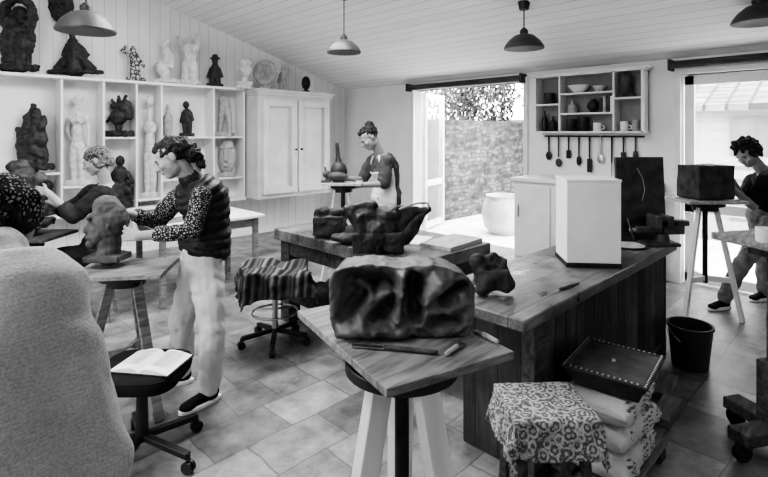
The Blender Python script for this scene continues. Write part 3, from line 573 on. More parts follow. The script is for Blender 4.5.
def relief():
    bm=NB(); nx,nz=130,76; Wd,Hh,D=.45,.215,.13; c=pp(401,333,1.66); c.z=ZB
    tops=((0,.8),(.04,.93),(.09,1.0),(.3,1.05),(.5,1.0),(.72,1.05),(.86,.97),(.95,.88),(1,.7))
    def lin(s):
        for (a,x),(b,y) in zip(tops,tops[1:]):
            if a<=s<=b: return x+(y-x)*(s-a)/(b-a)
    def outline(s,t):
        x=(s-.5)*Wd*(1.0+.04*t-.25*max(0,.25-t)); return x,t*Hh*(lin(s)+.02*noise.noise(V((s*14,0,0))))
    g=lambda s,t,a,b,ra,rb,p=4:math.exp(-(abs((s-a)/ra)**p+abs((t-b)/rb)**p))
    def seg(s,t,a,b,c2,d,w):
        """a modelled roll of clay from (a,b) to (c2,d)"""
        vx,vy=(c2-a)*2,(d-b); px,py=(s-a)*2,(t-b); q=max(0,min(1,(px*vx+py*vy)/(vx*vx+vy*vy)))
        return math.exp(-(((px-q*vx)**2+(py-q*vy)**2)/w**2)**1.5)
    def h(s,t):
        v=-.1*g(s,t,.29,.56,.21,.33,5)
        v+=.085*seg(s,t,.22,.3,.4,.62,.11)+.06*seg(s,t,.2,.74,.28,.6,.07)       # rolls left standing in the hollow
        v+=.05*seg(s,t,.5,.9,.47,.3,.07)+.05*g(s,t,.46,.26,.04,.07,2)           # ridge like a nose
        v-=.075*seg(s,t,.585,.8,.6,.3,.1)
        v-=.05*seg(s,t,.72,.2,.9,.28,.07)-.05*seg(s,t,.64,.5,.76,.78,.1)
        v-=.05*seg(s,t,.77,.5,.93,.85,.05)-.03*seg(s,t,.84,.4,.93,.62,.1)
        v+=.035*seg(s,t,.08,.12,.5,.1,.1)
        v+=.014*noise.noise(V((s*7,t*4,2)))+.01*noise.noise(V((s*18,t*11,5)))
        return v
    fr=[];bk=[]
    for j in range(nz+1):
        a=[];b=[]
        for i in range(nx+1):
            s,t=i/nx,j/nz; x,z=outline(s,t)
            a.append(bm.verts.new(c+RT*x+Z*z+FW*(-D/2-h(s,t)*min(1,22*(1-t)+.05)*min(1,22*min(s,1-s)+.05)-.014*(1-t))))
            b.append(bm.verts.new(c+RT*x*.95+Z*(z-.012*t)+FW*(D/2+.05+.015*noise.noise(V((s*6,t*4,9))))))
        fr.append(a);bk.append(b)
    for j in range(nz):
        for i in range(nx):
            bm.faces.new((fr[j][i],fr[j][i+1],fr[j+1][i+1],fr[j+1][i])); bm.faces.new((bk[j][i+1],bk[j][i],bk[j+1][i],bk[j+1][i+1]))
    for i in range(nx):
        bm.faces.new((fr[0][i+1],fr[0][i],bk[0][i],bk[0][i+1])); bm.faces.new((fr[nz][i],fr[nz][i+1],bk[nz][i+1],bk[nz][i]))
    for j in range(nz):
        bm.faces.new((fr[j][0],fr[j+1][0],bk[j+1][0],bk[j][0])); bm.faces.new((fr[j+1][nx],fr[j][nx],bk[j][nx],bk[j+1][nx]))
    return bm
tag(rm('clay_relief',relief(),RELC,None,.0034,0,.004,15,ZB,None,.003,48),'large dark clay block with hollowed face relief on front stand','sculpture')
def tool(label,p,q,m1,m2):
    t=thing('modelling_tool',label,'tool',p); a=(q-p)
    b=NB(); capsule(b,p+Z*.008,.007,p+a*.6+Z*.008,.008); obj('handle',b,m1,t)
    b=NB(); bar(b,p+a*.6+Z*.007,q+Z*.005,.018,.004); obj('blade',b,m2,t)
tool('long steel modelling knife lying along the front stand board',fl(436,355,ZB),fl(352,347,ZB),WOODD,STEEL)
tool('short stubby wooden tool at right corner of front stand board',fl(447,356,ZB),fl(463,345,ZB),WOODL,STEEL)
tool('thin wooden tool near the right edge of front stand board',fl(497,344,ZB),fl(475,332,ZB),WOODL,WOODM)

c1=pp(127,268,2.88); c1.z=0
stand('wooden modelling stand holding the clay head under the vest woman hands',c1,.83,.24,.2,RA+.15,WOODM,WOODM,.26,.055,(math.radians(-25),math.radians(205),math.radians(90)),.15,column=False)
sculp('portrait_sculpture','dark clay head being shaped by the woman in black vest','sculpture',2.9,.83,[('b',108,264,17,3,15),('c',108,262,11,107,248,8),('e',111,228,17,19,15),('e',107,216,14,13,14),('e',100,238,11,14,12),('c',91,230,3,87,237,4),('e',91,244,5,3,6),('e',93,251,7,5,7),('e',94,224,5,4,11),('e',116,232,3.5,6,17),('c',112,246,9,112,258,9)],CLAY2,amp=.01,fr=14,amp2=.004)
c2=pp(30,250,4.05); c2.z=0
stand('dark stand at left behind foreground person holding rough clay bust',c2,.78,.26,.22,RA,WOODD,WOODD,.3,.05,(math.radians(-20),math.radians(200),math.radians(90)),.15)
sculp('clay_bust','rough dark clay bust worked by the woman in the headscarf','sculpture',4.05,.78,[('b',28,231,20,4,14),('c',28,228,13,26,208,12),('c',14,216,9,40,218,8),('e',22,188,12,14,12),('c',36,206,9,40,186,6),('e',18,174,10,8,10),('e',12,190,5,7),('c',9,186,2,5,190,2.4)],CLAY,amp=.025,fr=10,amp2=.012,fr2=24)
c3=pp(343,182,5.2); c3.z=0
stand('tall white stand at back under the small sculpture of apron woman',c3,1.09,.2,.17,RA,WHITE,WOODL,.25,.055,(math.radians(-35),math.radians(215),math.radians(90)),.13)
sculp('bottle_sculpture','dark rounded bulb with narrow neck standing on far white stand','sculpture',5.27,1.09,[('e',339,169,8.5,9.5,8.5),('c',339,161,4,338,156,2.6),('c',338,156,2.4,337,142,1.8),('b',339,178,6,1.5,6)],BRONZE,vox=.5)
sculp('animal_sculpture','small reclining clay animal at front of the far white stand','sculpture',5.12,1.09,[('e',337,180,11,4.5,6),('e',327,178,4.5,4),('c',345,182,2.5,355,184,1.6),('c',330,184,2,322,185,1.6),('c',326,175,1.3,325,171,1)],CLAY2,vox=.6)
c4=pp(705,198,4.35); c4.z=0
stand('white modelling stand by glazed door holding dark cube of clay',c4,1.03,.25,.2,RA,WHITE,WOODL,.27,.07,(math.radians(-25),math.radians(205),math.radians(90)),.15)
bm=NB(); rbox(bm,c4+Z*1.18,(.165,.14,.145),RA+.1)
tag(rm('clay_cube',bm,CLAY,None,.012,3,.01,8,1.03),'dark squared clay block worked by the man in black shirt','sculpture')
c5=cam(1.99,2.5,0)
t=thing('column_stand','dark wooden column stand on castors at the right edge','stand',c5)
bm=NB(); rbox(bm,c5+Z*1.055,(.2,.22,.018),RA+.25); obj('board',bm,WOODM,t,bev=.004)
bm=NB(); rbox(bm,c5+Z*1.01,(.1,.1,.027),RA+.25); rbox(bm,c5+Z*.6,(.045,.045,.4),RA+.25); obj('column',bm,WOODD,t,bev=.004)
bm=NB(); rbox(bm,c5+Z*.3,(.075,.075,.15),RA+.25); obj('sleeve',bm,WOODD,t,bev=.006)
for a in (.25,.25+math.pi/2):
    bm=NB(); rbox(bm,c5+Z*.12,(.28,.055,.03),RA+a); obj('foot',bm,WOODD,t,bev=.006)
for k in range(4):
    a=RA+.25+k*math.pi/2; p=c5+V((math.cos(a),math.sin(a),0))*.25; x=V((-math.sin(a),math.cos(a),0))
    bm=NB(); cyl(bm,p-x*.016+Z*.045,.045,p+x*.016+Z*.045,.045,20); bar(bm,p+x*.022+Z*.045,p+x*.022+Z*.095,.02,.006); obj('castor',bm,BLACKP,t)
bm=NB(); ca=pp(764,229,2.42); ca.z=1.073; lathe(bm,ca,mug(.035,.07)); tag(obj('cup',bm,WHITE),'small white cup on board of the column stand','cup')

# ------------------------------------------------------------ swivel stools
def star(t,c,r,z,mat,n=5,a0=.3):
    for k in range(n):
        a=a0+k*2*math.pi/n; d=V((math.cos(a),math.sin(a),0)); bm=NB()
        bar(bm,c+Z*(z+.03),c+d*r+Z*z,.035,.03); lg=obj('leg',bm,mat,t,bev=.005)
        x=V((-d.y,d.x,0)); p=c+d*r
        bm=NB(); cyl(bm,p-x*.02+Z*.028,.028,p-x*.004+Z*.028,.028); cyl(bm,p+x*.004+Z*.028,.028,p+x*.02+Z*.028,.028); capsule(bm,p+Z*.03,.01,p+Z*z,.01); obj('castor',bm,BLACKP,lg)
c=fl(275,343); t=thing('swivel_stool','swivel work stool on castors draped with striped blanket','stool',c)
star(t,c,.25,.075,DSTEEL)
bm=NB(); cyl(bm,c+Z*.09,.025,c+Z*.47,.018); obj('column',bm,STEEL,t)
bm=NB(); a=[c+Z*.24+V((math.cos(i*.3),math.sin(i*.3),0))*.17 for i in range(22)]; tube(bm,a,.008); 
for k in range(3): capsule(bm,c+Z*.26,.007,c+Z*.24+V((math.cos(k*2.1),math.sin(k*2.1),0))*.17,.007)
obj('foot_ring',bm,STEEL,t)
bm=NB(); lathe(bm,c,[(.03,.47),(.19,.48),(.2,.5),(.2,.53),(.18,.545),(.02,.55)],28); obj('seat',bm,BLACKF,t)
def drape(c,hx,hy,ex,ey,rz,wav=.012,n=48,lift=0,fl_=.16):
    bm=NB(); R=Matrix.Rotation(rz,3,'Z'); g=[]
    def f(a,h):
        s=1 if a>=0 else -1; b=abs(a)
        if b<=h: return a,0
        return s*(h+.012+fl_*(b-h)),-(b-h)
    for j in range(n+1):
        r=[]
        for i in range(n+1):
            a,b=(i/n*2-1)*ex,(j/n*2-1)*ey; 
            if lift: a*=1+.12*noise.noise(V((b*5,3,c.x))); b*=1+.12*noise.noise(V((a*5,8,c.x)))
            x,zx=f(a,hx); y,zy=f(b,hy); z=min(zx,zy)
            if zx<0 and zy<0: z=-math.hypot(zx,zy)*.95
            k=1 if z<-.01 else .15
            q=V((x,y,z)); q+=V((noise.noise(V((a*14,b*14,1))),noise.noise(V((a*14,b*14,4))),0))*wav*2.2*k
            if z>-.03: q.z+=lift*max(0,.2+noise.noise(V((a*7,b*7,2))))
            r.append(bm.verts.new(c+R@q))
        g.append(r)
    for j in range(n):
        for i in range(n): bm.faces.new((g[j][i],g[j][i+1],g[j+1][i+1],g[j+1][i]))
    return bm
tag(obj('striped_blanket',drape(c+Z*.562,.23,.21,.38,.37,RA+.35,.017,48,.06,.22),STRIPE,solid=.008,ang=180),'dark striped wool blanket folded over the swivel stool seat','blanket')
c=fl(142,458); t=thing('office_stool','black swivel office stool holding open book beside foreground person','stool',c)
star(t,c,.29,.08,BLACKP,5,.1)
bm=NB(); cyl(bm,c+Z*.09,.032,c+Z*.4,.024); obj('column',bm,BLACKP,t)
bm=NB(); rings(bm,[[c+Z*z+RT*(X*.21*k)+FW*(Y*.2*k) for X,Y in [(math.copysign(abs(math.cos(a))**.5,math.cos(a)),math.copysign(abs(math.sin(a))**.5,math.sin(a))) for a in [i*math.pi/16 for i in range(32)]]] for z,k in ((.39,.8),(.4,.97),(.43,1),(.455,.97),(.465,.85))]); obj('seat',bm,BLACKF,t)
bc=fl(152,362,.475); bc.z=.466; ax=RT*math.cos(-.15)+FW*math.sin(-.15); ay=Z.cross(ax)
t=thing('open_book','open book with white pages lying on the office stool','book',bc)
for s in (-1,1):
    bm=NB(); pr=[]
    for x,z0,z1 in [(i/8,.004,.006+.022*math.sin(math.pi*min(1,(i/8)**.6*.98+.02))*.9) for i in range(9)]: pr.append((x*.15,z0,z1))
    rs=[[bc+ax*s*x+ay*-.11+Z*z0,bc+ax*s*x+ay*.11+Z*z0,bc+ax*s*x+ay*.11+Z*z1,bc+ax*s*x+ay*-.11+Z*z1] for x,z0,z1 in pr]
    rings(bm,rs); pg=obj('page_block',bm,PAPER,t,ang=30)
    bm=NB()
    for i in range(9):
        y=.08-.018*i
        box_=[bc+ax*s*.03+ay*y+Z*.0295,bc+ax*s*(.12)+ay*y+Z*.026,bc+ax*s*(.12)+ay*(y+.006)+Z*.026,bc+ax*s*.03+ay*(y+.006)+Z*.0295]
        bm.faces.new([bm.verts.new(q) for q in box_])
    obj('printed_lines',bm,PLASTER2,pg,smooth=False)
bm=NB(); q=[bc+ax*a+ay*b+Z*.002 for a,b in ((-.158,-.117),(.158,-.117),(.158,.117),(-.158,.117))]; hexa(bm,[p-Z*.0015 for p in q]+[p+Z*.0015 for p in q]); obj('cover',bm,BLACKP,t)

# ------------------------------------------------------------ sacks, tray, stool, bucket, timbers
bc=V((2.42,.94,0)); t=thing('pallet','low wooden pallet under the stacked white sacks','pallet',bc)
for v in (-.12,0,.12):
    bm=NB(); box(bm,bc+V((-.24,v-.045,.05)),bc+V((.34,v+.045,.07))); obj('board',bm,WOODM,t,bev=.003)
for u in (-.2,.26):
    bm=NB(); box(bm,bc+V((u-.04,-.165,0)),bc+V((u+.04,.165,.05))); obj('bearer',bm,WOODD,t,bev=.003)
def sack(label,z,dx,rz,k):
    c=bc+V((dx,-.01,z)); nx=36; bm=NB(); R=Matrix.Rotation(rz,3,'Z'); rs=[]
    hx,hy,hz=.215,.15,.061
    for i in range(nx+1):
        s=i/nx*2-1; e=(1-abs(s)**7); th=hz*(.3+.7*e**.6); wy=hy*(.93+.07*e)
        r=[]
        for j in range(36):
            a=j/36*2*math.pi; y=math.copysign(abs(math.cos(a))**.48,math.cos(a))*wy; zz=math.copysign(abs(math.sin(a))**.6,math.sin(a))*th
            q=V((s*hx,y,zz)); q+=V((0,0,.007))*noise.noise(V((s*4,y*20,k*7)))+V((0,.014,0))*noise.noise(V((s*9,zz*40,k*5)))
            r.append(c+Z*hz+R@q)
        rs.append(r)
    rings(bm,rs); tag(obj('plaster_sack',bm,BAGM,ang=180),label,'sack','stacked plaster sacks')
sack('printed white plastic sack at the bottom of the stack',.074,0,.03,1)
sack('printed white plastic sack in the middle of the stack',.199,.015,-.07,2)
sack('printed white plastic sack on top, directly under the dark tray',.324,-.01,.06,3)
tc=bc+V((-.03,-.04,.45)); t=thing('studded_box','dark shallow square box with studded lid on top of the sacks','box',tc)
T=Matrix.Translation(tc)@Matrix.Rotation(.12,4,'Z')
bm=NB(); rings(bm,[[T@V((x*k,y*k*.92,z)) for x,y in ((-1,-1),(1,-1),(1,1),(-1,1))] for z,k in ((0,.145),(.055,.17),(.06,.18),(.085,.185))]); obj('body',bm,BRONZE,t,bev=.006)
bm=NB()
for q in ((-.195,-.18,.195,-.155),(-.195,.155,.195,.18),(-.195,-.155,-.17,.155),(.17,-.155,.195,.155)):
    p=[T@V((q[0],q[1],.085)),T@V((q[2],q[1],.085)),T@V((q[2],q[3],.085)),T@V((q[0],q[3],.085))]; hexa(bm,p+[x+Z*.012 for x in p])
obj('rim',bm,BRONZE,t,bev=.004)
bm=NB(); p=[T@V((x,y,.085)) for x,y in ((-.17,-.155),(.17,-.155),(.17,.155),(-.17,.155))]; hexa(bm,p+[x+Z*.008 for x in p]); obj('lid_panel',bm,M('dark_leather',.05,.35,.6,14,.5,20),t)
bm=NB()
for i in range(17):
    a=-.184+.023*i
    for b in (-.168,.168):
        ell(bm,T@V((a,b,.098)),(.005,.005,.004),u=8,v=6)
        if abs(a)<.16: ell(bm,T@V((b*1.085,a,.098)),(.005,.005,.004),u=8,v=6)
obj('studs',bm,STEEL,t)
bm=NB(); cyl(bm,T@V((.0,.0,.09)),.01,T@V((.0,.0,.102)),.007); obj('knob',bm,STEEL,t)
sc_=cam(.635,1.98,0); t=thing('low_stool','low wooden stool hidden under the floral cloth in front','stool',sc_)
for a in (-1,1):
    for b in (-1,1):
        bm=NB(); p=sc_+RT*.11*a+FW*.1*b; bar(bm,p+Z*.5,p+RT*.03*a+FW*.03*b,.035); obj('leg',bm,WOODD,t,bev=.004)
bm=NB(); rbox(bm,sc_+Z*.515,(.14,.13,.02),RA); obj('seat',bm,WOODM,t,bev=.006)
tag(obj('floral_cloth',drape(sc_+Z*.541,.146,.136,.3,.265,RA+.05,.012,60),LACE,solid=.003,ang=180),'pale floral lace cloth draped over the low stool','cloth')
c=fl(690,366); t=thing('bucket','dark plastic bucket on the floor at the bench end','bucket',c)
bm=NB(); lathe(bm,c,[(.1,0),(.11,.005),(.135,.27),(.145,.275),(.145,.29),(.13,.29),(.1,.02),(.02,.015)],32); obj('tub',bm,M('dark_grey_plastic',.045,.5),t)
bm=NB(); tube(bm,[c+RT*.145*math.cos(a)+FW*(-.1*math.sin(a))+Z*(.27-.11*math.sin(a)) for a in [i*math.pi/14 for i in range(15)]],.004); obj('handle',bm,STEEL,t)
for x,y,rz,l in ((664,390,.1,'dark timber block on floor nearest the bucket'),(666,415,.05,'dark timber block on floor between bucket and sacks')):
    c=fl(x,y); bm=NB(); rbox(bm,c+Z*.025,(.15,.05,.025),rz+.0); tag(obj('timber_block',bm,WOODM,bev=.006),l,'block')

# ------------------------------------------------------------ pendant lamps
def lamp(x,yb,d,r,label):
    p=pp(x,yb,d); zc=ceilz(p.x); t=thing('pendant_lamp',label,'lamp',p,'enamel pendant lamps')
    bm=NB(); lathe(bm,p,[(r,0),(r*1.02,.012),(r*.95,.04),(r*.8,r*.42),(r*.5,r*.68),(r*.2,r*.78),(r*.19,r*.77),(r*.48,r*.65),(r*.77,r*.39),(r*.9,.03),(r*.96,.004)],36); obj('shade',bm,LAMPM,t)
    bm=NB(); lathe(bm,p,[(r*.21,r*.76),(r*.21,r*.95),(r*.12,r*1.05),(.01,r*1.1)],20); obj('cap',bm,BLACKP,t)
    bm=NB(); capsule(bm,p+Z*r,.006,V((p.x,p.y,zc)),.006); obj('cord',bm,BLACKP,t)
    bm=NB(); cyl(bm,V((p.x,p.y,zc-.07)),.045,V((p.x,p.y,zc+.01)),.06); obj('canopy',bm,BLACKP,t)
    bm=NB(); capsule(bm,p+Z*r*.6,.02,p+Z*r*.3,.04); obj('bulb',bm,PAPER,t)
lamp(344,53,5.5,.185,'domed pendant lamp hanging in front of the cupboard corner')
lamp(524,49,4.9,.19,'domed pendant lamp hanging in front of the open doors')
lamp(86,32,3.7,.2,'domed pendant lamp cut by top edge above the left shelving')
lamp(760,23,4.1,.2,'domed pendant lamp at top right corner of view')

# ------------------------------------------------------------ people
def orth(f,u):
    f=f.normalized(); r=f.cross(u).normalized(); return r,f,r.cross(f)
def head(bm,c,f,u,h):
    r,f,u=orth(f,u); ax=(r,f,u); P=lambda a,b,k:c+(r*a+f*b+u*k)*h
    E=lambda p,q:ell(bm,P(*p),[x*h for x in q],ax)
    E((0,-.06,.14),(.345,.43,.36)); E((0,.11,-.1),(.285,.3,.38)); E((0,.23,-.37),(.15,.15,.12)); E((0,.05,-.28),(.25,.26,.2))
    capsule(bm,P(0,.39,.04),.035*h,P(0,.48,-.11),.055*h); E((0,.44,-.13),(.075,.06,.04))
    E((0,.35,.08),(.22,.07,.045)); E((0,.385,-.235),(.1,.055,.028)); E((0,.37,-.275),(.085,.055,.03))
    for s in (-1,1):
        E((s*.34,-.04,-.03),(.035,.085,.13)); E((s*.17,.28,-.12),(.1,.1,.09))
        E((s*.14,.335,.01),(.06,.04,.032))
    return P,ax
def hand(bm,W_,D,N,S,sc=1,curl=.35):
    D=D.normalized(); N=(N-D*N.dot(D)).normalized(); S=(S-D*S.dot(D)-N*S.dot(N)).normalized()
    ell(bm,W_+D*.05*sc,(.036*sc,.05*sc,.0135*sc),(S,D,N))
    for o,L in ((.031,.066),(.0105,.076),(-.0105,.071),(-.031,.056)):
        k=W_+D*.086*sc+S*o*sc; capsule(bm,W_+S*o*.45*sc,.014*sc,k,.0105*sc,8)
        d=(D+S*o*5.5).normalized(); p=k; r=.0092*sc; an=0
        for fr,m in ((.44,.8),(.32,1.3),(.24,1)):
            an+=curl*m; dd=(d*math.cos(an)+N*math.sin(an)); q=p+dd*L*fr*sc; capsule(bm,p,r,q,r*.9,8); p=q; r*=.9
    b=W_+D*.022*sc+S*.024*sc; d=(D*.65+S*.75+N*.25).normalized(); m=b+d*.045*sc; capsule(bm,b,.015*sc,m,.011*sc,8)
    d2=(D*.9+S*.3+N*.35).normalized(); capsule(bm,m,.0105*sc,m+d2*.032*sc,.0085*sc,8)
TAB=[(-.13,.10,.085),(-.04,.15,.115),(.06,.168,.122),(.18,.155,.112),(.36,.125,.096),(.55,.138,.105),(.7,.152,.122),(.84,.16,.1),(.93,.12,.08),(1,.06,.06)]
def folds(a): return lambda co: a*(abs(noise.noise(V((co.x*7,co.y*7,co.z*4))))-.25)+a*.6*(abs(noise.noise(V((co.x*13+co.z*8,co.y*13,co.z*11))))-.2)
def person(label,J,k):
    """J joints, k clothing builders"""
    sc=k.get('sc',1); ctrl=J['mid']*2-(J['pel']+J['neck'])*.5
    S=lambda t:J['pel']*(1-t)**2+ctrl*2*t*(1-t)+J['neck']*t*t
    dS=lambda t:((ctrl-J['pel'])*(1-t)+(J['neck']-ctrl)*t).normalized()
    Rs=(J['sr']-J['sl']).normalized(); Rp=J['face'].cross(Z).normalized()
    wd=k.get('wide',1)
    def secs(t0,t1,g,rib=0,tab=TAB):
        out=[]; N_=90 if rib else 40; ts=[t0+(t1-t0)*i/N_ for i in range(N_+1)]
        for t in ts:
            for (a,a1,a2),(b,b1,b2) in zip(tab,tab[1:]):
                if a<=t<=b: q=(t-a)/(b-a); q=q*q*(3-2*q); w=a1+(b1-a1)*q; d=a2+(b2-a2)*q
            R=Rp.lerp(Rs,min(1,max(0,t))).normalized(); T=dS(min(1,max(0,t))); B=T.cross(R).normalized(); R=B.cross(T).normalized()
            c=S(t) if t>=0 else J['pel']+dS(0)*t*(J['neck']-J['pel']).length
            gg=g+(rib*abs(math.sin(t*math.pi*9))**.6 if rib else 0)
            out.append((c,R*(w*wd*sc+gg),B*(d*sc+gg)))
        return out
    hips=(J['pel']-Rp*.085*sc-Z*.02,J['pel']+Rp*.085*sc-Z*.02)
    org=V((J['pel'].x,J['pel'].y,0))
    def arms(bm,g,u):
        for s,e,w in (('sl','el','wl'),('sr','er','wr')):
            capsule(bm,S(.84),.05*sc+g,J[s],.048*sc+g); 
            if u<=1: capsule(bm,J[s],.048*sc+g,J[s].lerp(J[e],u),(.048-.01*u)*sc+g)
            else:
                capsule(bm,J[s],.048*sc+g,J[e],.038*sc+g); capsule(bm,J[e],.038*sc+g,J[e].lerp(J[w],u-1),(.038-.011*(u-1))*sc+g)
    def legs(bm,g,tap=1,cut=1.0):
        for h,kk,a in ((hips[0],'kl','al'),(hips[1],'kr','ar')):
            capsule(bm,h,.088*sc+g,J[kk],.056*sc+g); e=J[kk].lerp(J[a],cut)
            mid_=J[kk].lerp(e,.35); capsule(bm,J[kk],.055*sc+g,mid_,.053*sc+g); capsule(bm,mid_,.053*sc+g,e,(.036*sc+g)*tap)
    bm=NB(); loft(bm,secs(-.13,1,0)); arms(bm,0,2); legs(bm,0)
    hh=k.get('hh',.225)
    P,ax=head(bm,J['head'],J['hf'],J['hu'],hh)
    capsule(bm,J['neck']-dS(1)*.02,.055*sc,P(0,-.1,-.25),.05*sc)
    for w,hk in (('wl','hl'),('wr','hr')):
        D,N,T=J[hk]; hand(bm,J[w],D,N,T,sc,k.get('curl',.35))
    for a,tk in (('al','tl'),('ar','tr')): capsule(bm,J[a]-Z*.035,.035*sc,J[a]-Z*.045+J[tk]*.12*sc,.025*sc)
    body=rm('person',bm,SKIN,None,.0052,2,origin=org); tag(body,label,'person')
    for s in (-1,1):
        bm=NB(); ell(bm,P(s*.14,.352,.008),(.045*hh,.032*hh,.03*hh),ax,10,8); obj('eye',bm,BRONZE,body)
    bm=NB(); 
    for s in (-1,1): ell(bm,P(s*.14,.38,.085),(.085*hh,.035*hh,.02*hh),ax,10,8)
    obj('eyebrows',bm,k.get('hairm',HAIR),body)
    bm=NB()
    for p,q in k['hair']: ell(bm,P(*p),[x*hh for x in q],ax)
    rm('hair',bm,k.get('hairm',HAIR),body,.006,k.get('hsm',3),k.get('hamp',.012),k.get('hfr',40),amp2=.005,fr2=90)
    if 'trousers' in k:
        bm=NB(); loft(bm,secs(-.13,.26,.016)); legs(bm,k.get('tg',.014),k.get('tap',1.15),.97); rm('trousers',bm,k['trousers'],body,.008,4,fn=folds(k.get('tf',.02)))
    if 'shirt' in k:
        m,u,g=k['shirt']; bm=NB(); loft(bm,secs(k.get('st',.0),.965,g)); arms(bm,g,u)
        for q in k.get('extra',lambda S,P:[])(S,P): capsule(bm,*q)
        rm('shirt',bm,m,body,k.get('svox',.008),k.get('ssm',3),k.get('samp',.0),k.get('sfr',16),fn=folds(k.get('sf',.02)))
    if 'vest' in k:
        bm=NB(); loft(bm,secs(-.02,.97,.024,.014))
        for s in ('sl','sr'): capsule(bm,S(.83),.082,S(.84).lerp(J[s],.72),.074)
        capsule(bm,S(.95),.074,S(1.0)+dS(1)*.028,.068); rm('vest',bm,k['vest'],body,.006,1,.006,14)
    for a,tk in (('al','tl'),('ar','tr')):
        A=V((J[a].x,J[a].y,0)); t=J[tk].normalized(); x=t.cross(Z)
        bm=NB(); ell(bm,A+Z*.055-t*.01,(.04,.055,.05),(x,t,Z)); capsule(bm,A+Z*.05,.036,A+t*.12*sc+Z*.038,.03); ell(bm,A+t*.13*sc+Z*.032,(.04,.055,.028),(x,t,Z)); capsule(bm,A+Z*.05-t*.01,.042,A+Z*.09-t*.015,.04)
        sh=rm('shoe',bm,k.get('shoe',BLACKF),body,.006,2)
        bm=NB(); loft(bm,[(A+t*.055*sc+Z*z,x*.043*g,t*.135*sc*g) for z,g in ((0,.95),(.004,1),(.022,1),(.026,.94))]); obj('sole',bm,k.get('sole',PAPER),sh)
    return body,P,ax,S,dS,secs,Rp
L=-RT
J=dict(head=pp(172,158,2.99),hf=L+Z*-.6-FW*.4,hu=Z+L*.55,neck=pp(192,181,3.05),mid=pp(207,214,3.09),pel=pp(203,252,3.08),face=(L*.85-FW*.42).normalized(),
 sl=pp(202,195,2.94),sr=pp(182,193,3.18),el=pp(192,231,2.84),er=pp(157,222,3.2),wl=pp(139,236,2.79),wr=pp(128,214,3.0),
 hl=(L*1+Z*.05+FW*.3,FW+Z*-.15,Z),hr=(L+Z*-.05-FW*.25,-FW*.5-Z*.8,-FW*.7+Z*.3),
 kl=pp(212,326,2.93),kr=pp(182,320,3.12),al=pp(209,0,2.97),ar=pp(181,0,3.2),tl=(L*.5-FW*.6).normalized(),tr=(L*.95-FW*.2).normalized())
for a in ('al','ar'): J[a].z=.085
person('woman standing in black quilted vest and white trousers shaping a clay head',J,dict(hair=[((0,-.13,.19),(.385,.42,.37)),((0,-.3,.1),(.34,.32,.36)),((0,-.44,-.04),(.29,.26,.32)),((0,-.54,-.2),(.2,.2,.26)),((.05,-.56,-.42),(.13,.12,.24)),((0,.1,.38),(.27,.24,.14))],hamp=.014,hfr=34,hsm=3,
 trousers=TROUS,tg=.022,tap=1.1,tf=.024,shirt=(PATT,1.62,.014),vest=VESTM,wide=.95))
J=dict(head=pp(96,161,4.25),hf=L+Z*-.45-FW*.4,hu=Z+L*.4,neck=pp(106,183,4.28),mid=pp(106,216,4.32),pel=pp(98,252,4.3),face=(L*.95-FW*.2).normalized(),
 sl=pp(98,194,4.08),sr=pp(92,193,4.46),el=pp(74,216,3.95),er=pp(68,211,4.4),wl=pp(47,192,3.92),wr=pp(47,203,4.25),
 hl=(L+Z*.1+FW*.1,FW-Z*.4,Z),hr=(L,-FW*.5-Z*.6,Z),
 kl=pp(60,255,4.15),kr=pp(62,255,4.45),al=pp(66,0,4.15),ar=pp(68,0,4.45),tl=L,tr=L)
for a in ('al','ar'): J[a].z=.085
b,P,ax,*_=person('woman in printed headscarf and dark shirt reaching to a rough clay bust',J,dict(hair=[((0,-.14,.16),(.38,.4,.34)),((0,-.4,-.1),(.25,.2,.3)),((.2,-.05,-.05),(.14,.26,.3)),((-.2,-.05,-.05),(.14,.26,.3))],hairm=HAIRL,hsm=4,trousers=DARKT,shirt=(GREYS,1.3,.026),sf=.026,sc=.96))
bm=NB(); 
for p,q in (((0,-.1,.22),(.42,.46,.34)),((0,-.42,.08),(.2,.16,.16))): ell(bm,P(*p),[x*.225 for x in q],ax)
rm('headscarf',bm,SCARFL,b,.007,3,.006,30)
c=pp(98,0,4.3); c.z=0; t=thing('wooden_stool','plain wooden stool under the woman in the headscarf','stool',c)
bm=NB(); lathe(bm,c,[(.17,.4),(.18,.41),(.18,.435),(.16,.445)],24); obj('seat',bm,WOODM,t)
for k in range(4):
    a=k*math.pi/2+.4; d=V((math.cos(a),math.sin(a),0)); bm=NB(); bar(bm,c+d*.1+Z*.405,c+d*.17,.035); obj('leg',bm,WOODM,t)
q=.42
J=dict(head=pp(369,138,4.96+q),hf=L*.9+Z*-.7-FW*.45,hu=Z+L*.6,neck=pp(380,155,5.02+q),mid=pp(387,178,5.04+q),pel=pp(386,202,5.05+q),face=(L*.8-FW*.5).normalized(),
 sl=pp(387,161,4.88+q),sr=pp(374,160,5.18+q),el=pp(384,184,4.83+q),er=pp(362,180,5.15+q),wl=pp(361,185,4.76+q),wr=pp(350,179,4.95+q),
 hl=(L+Z*-.05,FW-Z*.5,Z),hr=(L-FW*.2-Z*.1,-FW*.4-Z*.8,Z),
 kl=pp(384,244,4.95+q),kr=pp(382,244,5.15+q),al=pp(386,0,4.98+q),ar=pp(384,0,5.18+q),tl=(L*.8-FW*.5).normalized(),tr=(L*.8-FW*.5).normalized())
for a in ('al','ar'): J[a].z=.085
b,P,ax,S,dS,secs,Rp=person('woman in white apron working at the tall stand by cupboard',J,dict(hair=[((0,-.12,.18),(.385,.42,.36)),((0,-.36,.42),(.22,.22,.19)),((0,.1,.36),(.26,.22,.14))],hamp=.014,hh=.245,sc=1.05,trousers=DARKT,shirt=(GREYL,1.0,.024),sf=.024))
bm=NB(); g=[]
